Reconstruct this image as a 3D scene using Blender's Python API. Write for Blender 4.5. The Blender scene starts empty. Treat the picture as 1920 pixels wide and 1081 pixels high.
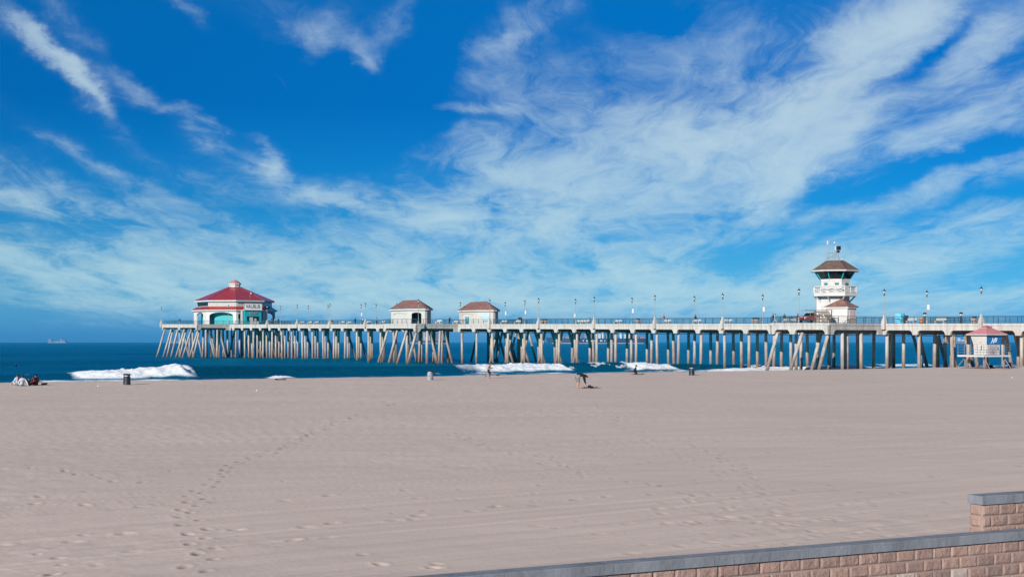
import bpy, bmesh, math, random
import numpy as np
from mathutils import Vector, Matrix

random.seed(7)
rng = np.random.default_rng(11)
scene = bpy.context.scene
col = scene.collection
PI = math.pi

# ------------------------------------------------------------------ camera model
F = 2667.0            # focal length in pixels of the 1920 wide photograph
CX, HY = 960.0, 640.5 # principal column, horizon row
CAMZ = 5.0
BEACH = 1.45          # flat sand level above the sea

def ground(px, py, z=BEACH):
    Y = (CAMZ - z) * F / (py - HY)
    return Vector(((px - CX) / F * Y, Y, z))

# pier frame: local x = w (across, away from us), local y = s (along, to sea)
UA = math.radians(35.45)
NV = Vector((math.cos(UA), math.sin(UA), 0))      # across
UV = Vector((-math.sin(UA), math.cos(UA), 0))     # out to sea
P0 = Vector((221.7, 0, 0))
BW = 10.1                                         # width of the pier

def PW(w, s, z=None):
    p = P0 + NV * w + UV * s
    p.z = zdeck(s) if z is None else z
    return p

def zdeck(s):
    return 7.69 + (s / 18.3 - 13.93) * 0.1725

def s_at(px, w):
    """station where the view ray through column px meets the line w = const"""
    q = (px - CX) / F
    # X = q*Y
    return (P0.x + w * NV.x - q * w * NV.y) / (q * UV.y - UV.x)

SP0 = P0.dot(UV)      # s' (distance out from the camera) = s + SP0

# ------------------------------------------------------------------ numpy noise
def _hash(ix, iy, seed):
    h = (ix.astype(np.int64) * 374761393 + iy.astype(np.int64) * 668265263 + seed * 1442695041) & 0xFFFFFFFF
    h = ((h ^ (h >> 13)) * 1274126177) & 0xFFFFFFFF
    return ((h ^ (h >> 16)) & 0xFFFF) / 65535.0

def vnoise(x, y, seed=0):
    ix = np.floor(x); iy = np.floor(y)
    fx = x - ix; fy = y - iy
    fx = fx * fx * (3 - 2 * fx); fy = fy * fy * (3 - 2 * fy)
    a = _hash(ix, iy, seed); b = _hash(ix + 1, iy, seed)
    c = _hash(ix, iy + 1, seed); d = _hash(ix + 1, iy + 1, seed)
    return (a * (1 - fx) + b * fx) * (1 - fy) + (c * (1 - fx) + d * fx) * fy

def fbm(x, y, oct=4, seed=0):
    t = 0; a = 1; n = 0
    for o in range(oct):
        t = t + a * vnoise(x, y, seed + o * 17); n += a
        x = x * 2.03 + 5.1; y = y * 2.03 + 1.7; a *= 0.5
    return t / n

def sstep(a, b, x):
    t = np.clip((x - a) / (b - a), 0, 1)
    return t * t * (3 - 2 * t)

# ------------------------------------------------------------------ materials
def lin(r, g, b):
    f = lambda c: (c / 255 / 12.92) if c / 255 <= 0.04045 else ((c / 255 + 0.055) / 1.055) ** 2.4
    return (f(r), f(g), f(b))

def new_mat(name):
    m = bpy.data.materials.new(name); m.use_nodes = True
    nt = m.node_tree
    return m, nt, nt.nodes['Principled BSDF']

def mat(name, c, rough=0.6, var=0.12, scale=3.0, metal=0.0, spec=0.3, bump=0.0, bscale=None, c2=None):
    """plain surface with soft mottling and an optional fine bump"""
    m, nt, p = new_mat(name)
    tc = nt.nodes.new('ShaderNodeTexCoord')
    n = nt.nodes.new('ShaderNodeTexNoise'); n.inputs['Scale'].default_value = scale
    n.inputs['Detail'].default_value = 5; n.inputs['Roughness'].default_value = 0.65
    nt.links.new(tc.outputs['Object'], n.inputs['Vector'])
    r = nt.nodes.new('ShaderNodeValToRGB')
    a = c2 if c2 else tuple(max(0, v * (1 - var * 1.6)) for v in c)
    r.color_ramp.elements[0].position = 0.33; r.color_ramp.elements[0].color = (*a, 1)
    r.color_ramp.elements[1].position = 0.67; r.color_ramp.elements[1].color = (*(min(1, v * (1 + var * .5)) for v in c), 1)
    nt.links.new(n.outputs['Fac'], r.inputs[0])
    nt.links.new(r.outputs[0], p.inputs['Base Color'])
    p.inputs['Roughness'].default_value = rough
    p.inputs['Metallic'].default_value = metal
    p.inputs['Specular IOR Level'].default_value = spec
    if bump:
        n2 = nt.nodes.new('ShaderNodeTexNoise'); n2.inputs['Scale'].default_value = bscale or scale * 6
        n2.inputs['Detail'].default_value = 4
        nt.links.new(tc.outputs['Object'], n2.inputs['Vector'])
        b = nt.nodes.new('ShaderNodeBump'); b.inputs['Strength'].default_value = 0.6
        b.inputs['Distance'].default_value = bump
        nt.links.new(n2.outputs['Fac'], b.inputs['Height'])
        nt.links.new(b.outputs[0], p.inputs['Normal'])
    return m

M = {}
M['white'] = mat('white_paint', (.46, .447, .425), .55, .08, 1.2)
M['cream'] = mat('cream_stucco', (.41, .393, .36), .8, .06, .8, bump=.004)
M['cream_dull'] = mat('dull_stucco', (.40, .385, .36), .8, .08, .8)
M['mauve'] = mat('mauve_door', (.46, .35, .32), .6, .05)
M['teal'] = mat('teal_paint', (.015, .30, .32), .5, .08, 1.0)
M['teal_dark'] = mat('dark_teal_paint', (.02, .16, .19), .5, .08, 1.0)
M['red'] = mat('red_paint', (.30, .015, .015), .35, .08, 2.0, spec=.5)
M['black'] = mat('black_metal', (.015, .016, .02), .45, .1)
M['pole'] = mat('grey_pole', (.24, .26, .26), .5, .1)
M['rail'] = mat('rail_metal', (.03, .08, .11), .5, .1)
M['dark'] = mat('dark_plastic', (.02, .022, .026), .5, .1)
M['binbody'] = mat('charcoal_drum', (.011, .015, .021), .38, .15, 4, spec=.6)
M['greymetal'] = mat('grey_metal', (.35, .36, .36), .4, .1, metal=.6)
M['glassdark'] = mat('dark_glass', (.006, .012, .016), .06, .05, spec=.6)
M['lampglass'] = mat('lamp_glass', (.45, .47, .46), .2, .05)
M['skin'] = mat('skin', (.34, .185, .13), .55, .06)
M['hair'] = mat('dark_hair', (.012, .010, .010), .6, .2)
M['khaki'] = mat('pale_shorts', (.24, .24, .215), .8, .2, 9)
M['blackcloth'] = mat('black_cloth', (.0035, .004, .0055), .85, .2)
M['olive'] = mat('dark_shorts', (.007, .010, .007), .8, .25, 8)
M['whitecloth'] = mat('white_cloth', (.48, .48, .49), .85, .08)
M['redcloth'] = mat('red_cloth', (.40, .03, .03), .85, .1)
M['navy'] = mat('navy_cloth', (.006, .012, .03), .8, .2)
M['denim'] = mat('light_denim', (.18, .25, .34), .8, .2)
M['tan'] = mat('tan_cloth', (.45, .33, .22), .8, .1)
M['orange'] = mat('orange_plastic', (.42, .16, .05), .6, .1)
M['greycloth'] = mat('grey_cloth', (.25, .25, .27), .85, .1)
M['bluewrap'] = mat('blue_tarpaulin', (.015, .24, .48), .4, .3, 1.6, c2=(.18, .52, .60))
M['brown'] = mat('brown_lattice', (.13, .088, .07), .7, .2, 3)
M['board'] = mat('surfboard_deck', (.05, .055, .06), .35, .2)
M['boardwhite'] = mat('pale_board', (.42, .42, .40), .35, .1)
M['signblue'] = mat('blue_sign', (.004, .13, .32), .45, .05)
M['signwhite'] = mat('sign_lettering', (.80, .84, .86), .5, .03)
M['mural'] = mat('pale_blue_mural', (.20, .37, .45), .7, .3, .9, c2=(.42, .44, .43))
M['kelp'] = mat('kelp', (.03, .022, .015), .6, .3)
M['hullnavy'] = mat('navy_hull', (.015, .035, .075), .5, .1, .05)
M['hullgrey'] = mat('grey_hull', (.09, .12, .17), .5, .1, .05)
M['boxred'] = mat('red_containers', (.22, .12, .115), .7, .1, .05)
M['boxwhite'] = mat('white_containers', (.36, .37, .38), .7, .05, .05)
M['boxgrey'] = mat('grey_containers', (.15, .17, .20), .7, .1, .05)
M['antifoul'] = mat('pale_waterline', (.55, .52, .52), .7, .1, .05)
M['yellow'] = mat('ochre_sign', (.55, .30, .03), .6, .1)
M['poster'] = mat('printed_wrap', (.05, .10, .17), .5, .4, 5, c2=(.36, .30, .26))

def roof_mat(name, c, c2, tile=1.6):
    m, nt, p = new_mat(name)
    tc = nt.nodes.new('ShaderNodeTexCoord')
    sep = nt.nodes.new('ShaderNodeSeparateXYZ'); nt.links.new(tc.outputs['Object'], sep.inputs[0])
    n = nt.nodes.new('ShaderNodeTexNoise'); n.inputs['Scale'].default_value = 1.3; n.inputs['Detail'].default_value = 6
    nt.links.new(tc.outputs['Object'], n.inputs['Vector'])
    r = nt.nodes.new('ShaderNodeValToRGB')
    r.color_ramp.elements[0].position = .35; r.color_ramp.elements[0].color = (*c2, 1)
    r.color_ramp.elements[1].position = .68; r.color_ramp.elements[1].color = (*c, 1)
    nt.links.new(n.outputs['Fac'], r.inputs[0]); nt.links.new(r.outputs[0], p.inputs['Base Color'])
    w = nt.nodes.new('ShaderNodeMath'); w.operation = 'MULTIPLY'; w.inputs[1].default_value = 6.0 * tile
    nt.links.new(sep.outputs[2], w.inputs[0])
    fr = nt.nodes.new('ShaderNodeMath'); fr.operation = 'FRACT'; nt.links.new(w.outputs[0], fr.inputs[0])
    b = nt.nodes.new('ShaderNodeBump'); b.inputs['Distance'].default_value = .04; b.inputs['Strength'].default_value = .7
    nt.links.new(fr.outputs[0], b.inputs['Height']); nt.links.new(b.outputs[0], p.inputs['Normal'])
    p.inputs['Roughness'].default_value = .75
    p.inputs['Specular IOR Level'].default_value = .25
    return m
M['tile'] = roof_mat('terracotta_tiles', (.215, .105, .085), (.125, .068, .06))
M['brownroof'] = roof_mat('brown_shingles', (.135, .085, .066), (.08, .052, .044))
M['pinkroof'] = roof_mat('faded_pink_roof', (.40, .165, .175), (.33, .125, .135))
m, nt, p = new_mat('red_metal_roof')
p.inputs['Coat Weight'].default_value = .7; p.inputs['Coat Roughness'].default_value = .18; p.inputs['Roughness'].default_value = .38
p.inputs['Specular IOR Level'].default_value = .6
tc = nt.nodes.new('ShaderNodeTexCoord'); n = nt.nodes.new('ShaderNodeTexNoise'); n.inputs['Scale'].default_value = .6
nt.links.new(tc.outputs['Object'], n.inputs['Vector'])
r = nt.nodes.new('ShaderNodeValToRGB'); r.color_ramp.elements[0].color = (.21, .014, .010, 1); r.color_ramp.elements[1].color = (.30, .022, .014, 1)
nt.links.new(n.outputs['Fac'], r.inputs[0]); nt.links.new(r.outputs[0], p.inputs['Base Color'])
M['redroof'] = m

def concrete(name, c, stain, tide=False):
    """cast concrete; vertical rust and grime streaks; piles also darken at the tide line"""
    m, nt, p = new_mat(name)
    g = nt.nodes.new('ShaderNodeNewGeometry')
    mp = nt.nodes.new('ShaderNodeMapping'); mp.inputs['Scale'].default_value = (1.1, 1.1, .16)
    nt.links.new(g.outputs['Position'], mp.inputs['Vector'])
    n = nt.nodes.new('ShaderNodeTexNoise'); n.inputs['Scale'].default_value = 1.5; n.inputs['Detail'].default_value = 7
    n.inputs['Roughness'].default_value = .7
    nt.links.new(mp.outputs[0], n.inputs['Vector'])
    r = nt.nodes.new('ShaderNodeValToRGB')
    r.color_ramp.elements[0].position = .36; r.color_ramp.elements[0].color = (*stain, 1)
    r.color_ramp.elements[1].position = .58; r.color_ramp.elements[1].color = (*c, 1)
    nt.links.new(n.outputs['Fac'], r.inputs[0])
    out = r.outputs[0]
    if tide:
        sep = nt.nodes.new('ShaderNodeSeparateXYZ'); nt.links.new(g.outputs['Position'], sep.inputs[0])
        n2 = nt.nodes.new('ShaderNodeTexNoise'); n2.inputs['Scale'].default_value = .9; n2.inputs['Detail'].default_value = 4
        nt.links.new(g.outputs['Position'], n2.inputs['Vector'])
        ad = nt.nodes.new('ShaderNodeMath'); ad.operation = 'MULTIPLY_ADD'; ad.inputs[1].default_value = -3.2
        nt.links.new(n2.outputs['Fac'], ad.inputs[0]); nt.links.new(sep.outputs[2], ad.inputs[2])
        r2 = nt.nodes.new('ShaderNodeValToRGB')
        e = r2.color_ramp.elements
        e[0].position = 0.0; e[0].color = (0, 0, 0, 1); e[1].position = 1.0; e[1].color = (1, 1, 1, 1)
        md = nt.nodes.new('ShaderNodeMapRange'); md.inputs['From Min'].default_value = -1.5; md.inputs['From Max'].default_value = 2.6
        nt.links.new(ad.outputs[0], md.inputs['Value'])
        mx = nt.nodes.new('ShaderNodeMix'); mx.data_type = 'RGBA'
        mx.inputs['A'].default_value = (.10, .066, .052, 1)
        nt.links.new(md.outputs[0], mx.inputs['Factor']); nt.links.new(out, mx.inputs['B'])
        out = mx.outputs['Result']
    nt.links.new(out, p.inputs['Base Color'])
    n3 = nt.nodes.new('ShaderNodeTexNoise'); n3.inputs['Scale'].default_value = 9; n3.inputs['Detail'].default_value = 5
    nt.links.new(g.outputs['Position'], n3.inputs['Vector'])
    b = nt.nodes.new('ShaderNodeBump'); b.inputs['Distance'].default_value = .03; b.inputs['Strength'].default_value = .5
    nt.links.new(n3.outputs['Fac'], b.inputs['Height']); nt.links.new(b.outputs[0], p.inputs['Normal'])
    p.inputs['Roughness'].default_value = .85; p.inputs['Specular IOR Level'].default_value = .2
    return m
M['concrete'] = concrete('pier_concrete', (.40, .382, .355), (.30, .262, .235))
M['pile'] = concrete('pile_concrete', (.375, .335, .30), (.225, .172, .142), True)
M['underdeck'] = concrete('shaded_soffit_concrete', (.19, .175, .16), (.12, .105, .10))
M['cap'] = concrete('wall_cap_concrete', (.165, .175, .195), (.115, .122, .138))

# ------------------------------------------------------------------ mesh builder
class MB:
    def __init__(self):
        self.v = []; self.f = []; self.mi = []; self.cur = 0
    def mat(self, i): self.cur = i; return self
    def poly(self, pts):
        b = len(self.v); self.v += [tuple(p) for p in pts]; self.f.append(tuple(range(b, b + len(pts)))); self.mi.append(self.cur)
    def face(self, idx): self.f.append(tuple(idx)); self.mi.append(self.cur)
    def box(self, c, d, rz=0.0, taper=1.0, rx=0.0):
        b = len(self.v); cs, sn = math.cos(rz), math.sin(rz); cr, sr = math.cos(rx), math.sin(rx)
        for z, t in ((-.5, 1), (.5, taper)):
            for x, y in ((-.5, -.5), (.5, -.5), (.5, .5), (-.5, .5)):
                X, Y, Z = x * d[0] * t, y * d[1] * t, z * d[2]
                Y, Z = Y * cr - Z * sr, Y * sr + Z * cr
                self.v.append((c[0] + X * cs - Y * sn, c[1] + X * sn + Y * cs, c[2] + Z))
        for q in ((3, 2, 1, 0), (4, 5, 6, 7), (0, 1, 5, 4), (1, 2, 6, 5), (2, 3, 7, 6), (3, 0, 4, 7)):
            self.f.append(tuple(b + i for i in q)); self.mi.append(self.cur)
        return self
    def loft(self, rings, cap0=True, cap1=True, closed=True):
        """rings: equal length lists of points"""
        b = len(self.v); n = len(rings[0])
        for r in rings: self.v += [tuple(p) for p in r]
        for k in range(len(rings) - 1):
            for i in range(n if closed else n - 1):
                j = (i + 1) % n
                self.f.append((b + k * n + i, b + k * n + j, b + (k + 1) * n + j, b + (k + 1) * n + i)); self.mi.append(self.cur)
        if cap0: self.f.append(tuple(b + i for i in range(n))[::-1]); self.mi.append(self.cur)
        if cap1: self.f.append(tuple(b + (len(rings) - 1) * n + i for i in range(n))); self.mi.append(self.cur)
        return self
    def prism(self, pts, z0, z1):
        return self.loft([[(x, y, z0) for x, y in pts], [(x, y, z1) for x, y in pts]])
    def tube(self, a, b_, r0, r1=None, n=8):
        a = Vector(a); b_ = Vector(b_); r1 = r0 if r1 is None else r1
        d = (b_ - a).normalized()
        t = Vector((0, 0, 1)) if abs(d.z) < .9 else Vector((1, 0, 0))
        x = d.cross(t).normalized(); y = d.cross(x)
        if (x.cross(y)).dot(d) < 0: y = -y
        R = []
        for p, r in ((a, r0), (b_, r1)):
            R.append([p + x * r * math.cos(2 * PI * i / n) + y * r * math.sin(2 * PI * i / n) for i in range(n)])
        return self.loft(R)
    def lathe(self, prof, n=16, c=(0, 0)):
        rings = [[(c[0] + r * math.cos(2 * PI * i / n), c[1] + r * math.sin(2 * PI * i / n), z) for i in range(n)] for r, z in prof]
        return self.loft(rings)
    def mesh(self, name, mats, smooth=False):
        me = bpy.data.meshes.new(name)
        me.from_pydata(self.v, [], self.f)
        for m_ in (mats if isinstance(mats, (list, tuple)) else [mats]):
            me.materials.append(M[m_] if isinstance(m_, str) else m_)
        if any(self.mi): me.polygons.foreach_set('material_index', self.mi)
        if smooth: me.polygons.foreach_set('use_smooth', [True] * len(self.f))
        me.update()
        return me
    def build(self, name, mats, parent=None, smooth=False, loc=None, rz=0.0):
        o = bpy.data.objects.new(name, self.mesh(name, mats, smooth)); col.objects.link(o)
        if parent: o.parent = parent
        if loc is not None: o.location = loc
        if rz: o.rotation_euler = (0, 0, rz)
        return o

def tag(o, label=None, cat=None, group=None, kind=None):
    if label: o['label'] = label
    if cat: o['category'] = cat
    if group: o['group'] = group
    if kind: o['kind'] = kind
    return o

def thing(name, label, cat, loc=(0, 0, 0), rz=0.0, group=None):
    o = bpy.data.objects.new(name, None); col.objects.link(o)
    o.empty_display_size = .3
    o.location = loc; o.rotation_euler = (0, 0, rz)
    return tag(o, label, cat, group)

def dup(root, loc, rz=None, label=None, scale=None):
    """a copy of a thing with copies of its parts and their sub-parts"""
    r = root.copy(); col.objects.link(r); r.location = loc
    if rz is not None: r.rotation_euler = (0, 0, rz)
    if scale: r.scale = (scale,) * 3
    if label: r['label'] = label
    for ch in list(root.children):
        c = ch.copy(); col.objects.link(c); c.parent = r
        for g in list(ch.children):
            d = g.copy(); col.objects.link(d); d.parent = c
    return r

def np_mesh(name, V, Fq, mats, smooth=True, attrs=None):
    me = bpy.data.meshes.new(name)
    me.vertices.add(len(V)); me.vertices.foreach_set('co', V.astype(np.float32).ravel())
    me.loops.add(Fq.size); me.loops.foreach_set('vertex_index', Fq.astype(np.int32).ravel())
    me.polygons.add(len(Fq))
    me.polygons.foreach_set('loop_start', np.arange(0, Fq.size, 4, dtype=np.int32))
    me.polygons.foreach_set('loop_total', np.full(len(Fq), 4, dtype=np.int32))
    me.update(calc_edges=True)
    if smooth: me.polygons.foreach_set('use_smooth', np.ones(len(Fq), dtype=bool))
    for k, a in (attrs or {}).items():
        at = me.attributes.new(k, 'FLOAT', 'POINT'); at.data.foreach_set('value', a.astype(np.float32).ravel())
    for m_ in mats: me.materials.append(m_)
    me.validate()
    o = bpy.data.objects.new(name, me); col.objects.link(o)
    return o

def grid_faces(nr, nc):
    i = np.arange(nr - 1)[:, None] * nc + np.arange(nc - 1)[None, :]
    return np.stack([i, i + 1, i + nc + 1, i + nc], -1).reshape(-1, 4)

# ------------------------------------------------------------------ world and light
SUN_AZ = math.radians(211.0)   # compass style, clockwise from +Y
SUN_EL = math.radians(22.0)
EXPO = 0.6
FX = 2 ** EXPO

w = bpy.data.worlds.new("World"); scene.world = w; w.use_nodes = True
nt = w.node_tree
N, L = nt.nodes, nt.links
bg = N['Background']

def nd(t, **k):
    n_ = N.new(t)
    for a, v in k.items(): setattr(n_, a, v)
    return n_
def _in(sock, v):
    if isinstance(v, (int, float)): sock.default_value = v
    elif isinstance(v, tuple): sock.default_value = v
    else: L.new(v, sock)
def ma(op, a, b=None, c=None, clamp=False):
    n_ = nd('ShaderNodeMath', operation=op); n_.use_clamp = clamp
    _in(n_.inputs[0], a)
    if b is not None: _in(n_.inputs[1], b)
    if c is not None: _in(n_.inputs[2], c)
    return n_.outputs[0]
def comb(x, y, z=0.0):
    n_ = nd('ShaderNodeCombineXYZ'); _in(n_.inputs[0], x); _in(n_.inputs[1], y); _in(n_.inputs[2], z); return n_.outputs[0]
def noise(vec, scale, detail=6, rough=.6, dist=0.0, color=False):
    n_ = nd('ShaderNodeTexNoise'); _in(n_.inputs['Vector'], vec); n_.inputs['Scale'].default_value = scale
    n_.inputs['Detail'].default_value = detail; n_.inputs['Roughness'].default_value = rough
    n_.inputs['Distortion'].default_value = dist
    return n_.outputs['Color'] if color else n_.outputs['Fac']
def maprange(v, a, b, c, d, smooth=True):
    n_ = nd('ShaderNodeMapRange', interpolation_type='SMOOTHSTEP' if smooth else 'LINEAR')
    _in(n_.inputs['Value'], v)
    for k_, x_ in (('From Min', a), ('From Max', b), ('To Min', c), ('To Max', d)): _in(n_.inputs[k_], x_)
    return n_.outputs[0]

tcw = nd('ShaderNodeTexCoord')
sepw = nd('ShaderNodeSeparateXYZ'); L.new(tcw.outputs['Generated'], sepw.inputs[0])
dx, dy, dz = sepw.outputs
sky = nd('ShaderNodeTexSky', sky_type='NISHITA'); sky.sun_disc = False
sky.sun_elevation = SUN_EL; sky.sun_rotation = SUN_AZ
sky.air_density = 1.0; sky.dust_density = .6; sky.ozone_density = 1.5
# the deep polarised blue of the photograph: tint the sky by elevation
tint = nd('ShaderNodeValToRGB'); L.new(ma('MULTIPLY', dz, 2.0, clamp=True), tint.inputs[0])
cr = tint.color_ramp
STOPS = [(0.0, (.093, .60, 1.80)), (0.019, (.117, .59, 1.68)), (.053, (.140, .60, 1.42)), (.105, (.088, .50, 1.10)), (.187, (.016, .385, .90)),
         (.326, (.001, .295, .765)), (.46, (.002, .36, .83)), (1.0, (.45, .80, 1.10))]
while len(cr.elements) < len(STOPS): cr.elements.new(.5)
for e_, (p_, c_) in zip(cr.elements, STOPS): e_.position = p_; e_.color = (*c_, 1)
mul = nd('ShaderNodeMix', data_type='RGBA', blend_type='MULTIPLY'); mul.inputs['Factor'].default_value = 1
L.new(sky.outputs[0], mul.inputs['A']); L.new(tint.outputs[0], mul.inputs['B'])

# cirrus: az / elevation of the ray, and the point where it meets a high flat layer
az = ma('ARCTAN2', dx, dy)
hl = ma('SQRT', ma('ADD', ma('MULTIPLY', dx, dx), ma('MULTIPLY', dy, dy)))
el = ma('DIVIDE', dz, hl)
zc = ma('ADD', ma('MAXIMUM', dz, 0.0), .11)
px_, py_ = ma('DIVIDE', dx, zc), ma('DIVIDE', dy, zc)

jn = noise(comb(ma('MULTIPLY', az, 1.0), ma('MULTIPLY', el, 1.5)), 11.0, 7, .62, color=True)
js = nd('ShaderNodeSeparateColor'); L.new(jn, js.inputs[0])
ray = comb(ma('MULTIPLY_ADD', ma('SUBTRACT', js.outputs[0], .5), .075, az), ma('MULTIPLY_ADD', ma('SUBTRACT', js.outputs[1], .5), .040, el), 1.0)
def dot3(v):
    n_ = nd('ShaderNodeVectorMath', operation='DOT_PRODUCT'); L.new(ray, n_.inputs[0]); n_.inputs[1].default_value = v
    return n_.outputs['Value']

def blob(acc, cx, cy, ln, wd, ang, amp):
    """soft elongated patch of cloud cover; centre, half length, half width (photo pixels), slope in degrees"""
    a0 = math.atan((cx - CX) / F); e0 = (HY - cy) / F * math.cos(a0)
    t = math.radians(ang); c_, s_ = math.cos(t), math.sin(t)
    a = dot3((c_ * F / ln, s_ * F / ln, -(a0 * c_ + e0 * s_) * F / ln))
    b = dot3((-s_ * F / wd, c_ * F / wd, (a0 * s_ - e0 * c_) * F / wd))
    r2 = ma('MULTIPLY_ADD', a, a, ma('MULTIPLY', b, b))
    return ma('MULTIPLY_ADD', ma('POWER', .3679, r2), amp, acc)

BLOBS = [
    # left half
    (95, 105, 145, 17, -45, .66), (60, 50, 70, 10, -50, .25), (150, 160, 65, 12, -38, .45), (30, 320, 150, 26, -12, .36), (60, 372, 170, 18, -6, .55),
    (200, 310, 150, 16, -27, .46), (385, 240, 60, 28, -35, .66), (280, 180, 95, 16, -16, .52), (490, 292, 38, 20, -60, .60), (535, 145, 34, 9, -55, .42), (345, 15, 40, 14, -40, .40),
    (500, 300, 45, 22, -60, .36), (400, 340, 95, 28, -18, .34), (560, 40, 180, 52, -22, .34), (605, 85, 60, 26, 60, .30), (690, 110, 60, 18, -55, .32),
    (130, 40, 80, 22, -50, .26), (740, 40, 85, 24, 52, .36), (550, 345, 140, 16, -25, .44), (620, 385, 140, 16, -14, .44),
    (380, 425, 330, 36, -12, .30), (150, 480, 330, 60, -8, .42), (500, 500, 380, 60, -6, .40), (780, 400, 160, 40, -8, .50),
    # centre
    (900, 205, 100, 14, -6, .42), (860, 280, 130, 40, 4, .45), (980, 350, 240, 75, 2, .60), (1000, 50, 130, 34, 32, .52), (940, 80, 60, 14, 12, .32),
    (1150, 200, 330, 70, -14, .56), (1150, 310, 380, 90, 8, .60), (1120, 480, 120, 45, -25, .42), (1000, 440, 300, 50, 5, .42),
    (900, 520, 400, 60, 0, .38), (1220, 500, 110, 26, -12, .32),
    # right half
    (1560, 110, 220, 80, 30, .90), (1700, 40, 170, 55, 35, .72), (1480, 60, 280, 60, 10, .48), (1450, 250, 240, 80, 20, .72), (1480, 350, 95, 42, 40, .74),
    (1590, 240, 80, 20, 35, .46), (1820, 130, 140, 30, 28, .62), (1880, 190, 150, 34, 25, .62), (1780, 265, 180, 26, 16, .60), (1900, 40, 120, 50, 30, .40),
    (1350, 420, 170, 40, 25, .45), (1520, 500, 110, 50, 10, .58), (1780, 340, 230, 30, 14, .60), (1830, 420, 260, 38, 12, .62),
    (1750, 490, 320, 36, 12, .58), (1800, 560, 320, 30, 8, .50), (1300, 565, 400, 46, 0, .46), (1060, 555, 520, 40, 0, .44), (250, 555, 420, 44, -3, .46), (1500, 595, 560, 26, 2, .46), (650, 580, 460, 30, 0, .40), (200, 500, 320, 40, -6, .2),
    # clear pockets
    (720, 210, 230, 95, -30, -.50), (1420, 275, 0.1 + 110, 22, 25, -.45), (1740, 105, 130, 20, 32, -.52), (1800, 300, 240, 16, 12, -.42), (1340, 520, 120, 40, 40, -.22),
    (500, 220, 200, 60, -15, -.30), (820, 90, 80, 70, 0, -.28), (1640, 360, 150, 14, 14, -.30), (1180, 15, 130, 30, -15, -.42), (1900, 360, 120, 10, 12, -.2),
]
cov = 0.0
for b_ in BLOBS:
    cov = blob(cov, *b_)
# feathery fibres: the layer is combed roughly away from the viewer, so streaks fan out from the horizon
wv = noise(comb(px_, ma('MULTIPLY', py_, .5)), 1.1, 4, .6, color=True)
sw = nd('ShaderNodeSeparateColor'); L.new(wv, sw.inputs[0])
wx = ma('MULTIPLY_ADD', ma('SUBTRACT', sw.outputs[0], .5), .75, px_)
wy = ma('MULTIPLY_ADD', ma('SUBTRACT', sw.outputs[1], .5), 1.2, py_)
fib = noise(comb(wx, ma('MULTIPLY', wy, .26)), 4.2, 9, .66)
lump = noise(comb(wx, ma('MULTIPLY', wy, .7)), 2.6, 8, .62)
fine = noise(comb(wx, ma('MULTIPLY', wy, .45)), 15.0, 4, .7)
tex = ma('MULTIPLY_ADD', fine, .34, ma('MULTIPLY_ADD', fib, 1.25, ma('MULTIPLY', lump, .72)))     # centred on 1.15
texc = maprange(tex, .80, 1.52, 0.0, 1.0, False)
covp = ma('MULTIPLY', ma('MAXIMUM', cov, 0.0), .98)
covs = ma('DIVIDE', covp, ma('MULTIPLY_ADD', covp, .55, 1.0))
thr = ma('MULTIPLY_ADD', covs, -.70, .70)
gate = maprange(ma('SUBTRACT', texc, thr), -.27, .56, 0.0, 1.0)
dens = ma('MULTIPLY', covs, ma('MULTIPLY_ADD', gate, 1.55, .05))
dens = ma('MULTIPLY_ADD', ma('MAXIMUM', ma('SUBTRACT', texc, .70), 0.0), ma('MAXIMUM', ma('ADD', cov, .12), 0.0), dens)
alpha = ma('SUBTRACT', 1.0, ma('EXPONENT', ma('MULTIPLY', dens, -1.25)))
alpha = ma('MULTIPLY', ma('MULTIPLY', alpha, .95), maprange(el, .002, .03, 0.25, 1.0))
cc = nd('ShaderNodeValToRGB'); L.new(ma('MULTIPLY', ma('MAXIMUM', dz, 0.0), 4.0, clamp=True), cc.inputs[0])
cc.color_ramp.elements[0].color = (5.3, 7.4, 7.7, 1); cc.color_ramp.elements[1].color = (5.7, 7.05, 7.7, 1)
cl = nd('ShaderNodeMix', data_type='RGBA'); L.new(alpha, cl.inputs['Factor'])
L.new(mul.outputs['Result'], cl.inputs['A']); L.new(cc.outputs[0], cl.inputs['B'])
L.new(cl.outputs['Result'], bg.inputs['Color'])
bg.inputs['Strength'].default_value = 0.068

sd = Vector((math.sin(SUN_AZ) * math.cos(SUN_EL), math.cos(SUN_AZ) * math.cos(SUN_EL), math.sin(SUN_EL)))
sl = bpy.data.lights.new('sun', 'SUN'); sl.energy = 4.9; sl.angle = math.radians(.5); sl.color = (1.0, .94, .86)
so = bpy.data.objects.new('sun', sl); col.objects.link(so)
so.rotation_euler = (-sd).to_track_quat('-Z', 'Y').to_euler()
so.location = (-60, -60, 60)

cam = bpy.data.cameras.new('camera'); co = bpy.data.objects.new('camera', cam); col.objects.link(co)
co.location = (0, 0, CAMZ); co.rotation_euler = (PI / 2, 0, 0)
cam.sensor_width = 36; cam.lens = F / 1920 * 36
cam.shift_y = (HY - 540.5) / 1920
cam.clip_start = .5; cam.clip_end = 60000
scene.camera = co
scene.view_settings.view_transform = 'Standard'; scene.view_settings.look = 'None'
scene.view_settings.exposure = EXPO; scene.view_settings.gamma = 1
scene.cycles.max_bounces = 6; scene.cycles.volume_bounces = 0
# ================================================================== GROUND
N2 = np.array([NV.x, NV.y]); U2 = np.array([UV.x, UV.y])
# the seat wall in the foreground
WD = Vector((math.sin(math.radians(63.6)), math.cos(math.radians(63.6)), 0))   # along the wall
WN = Vector((WD.y, -WD.x, 0))                                                   # towards the camera side
CAPZ = 1.66
WP = ground(1824, 996, CAPZ)                                                    # back top edge of the cap

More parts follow.
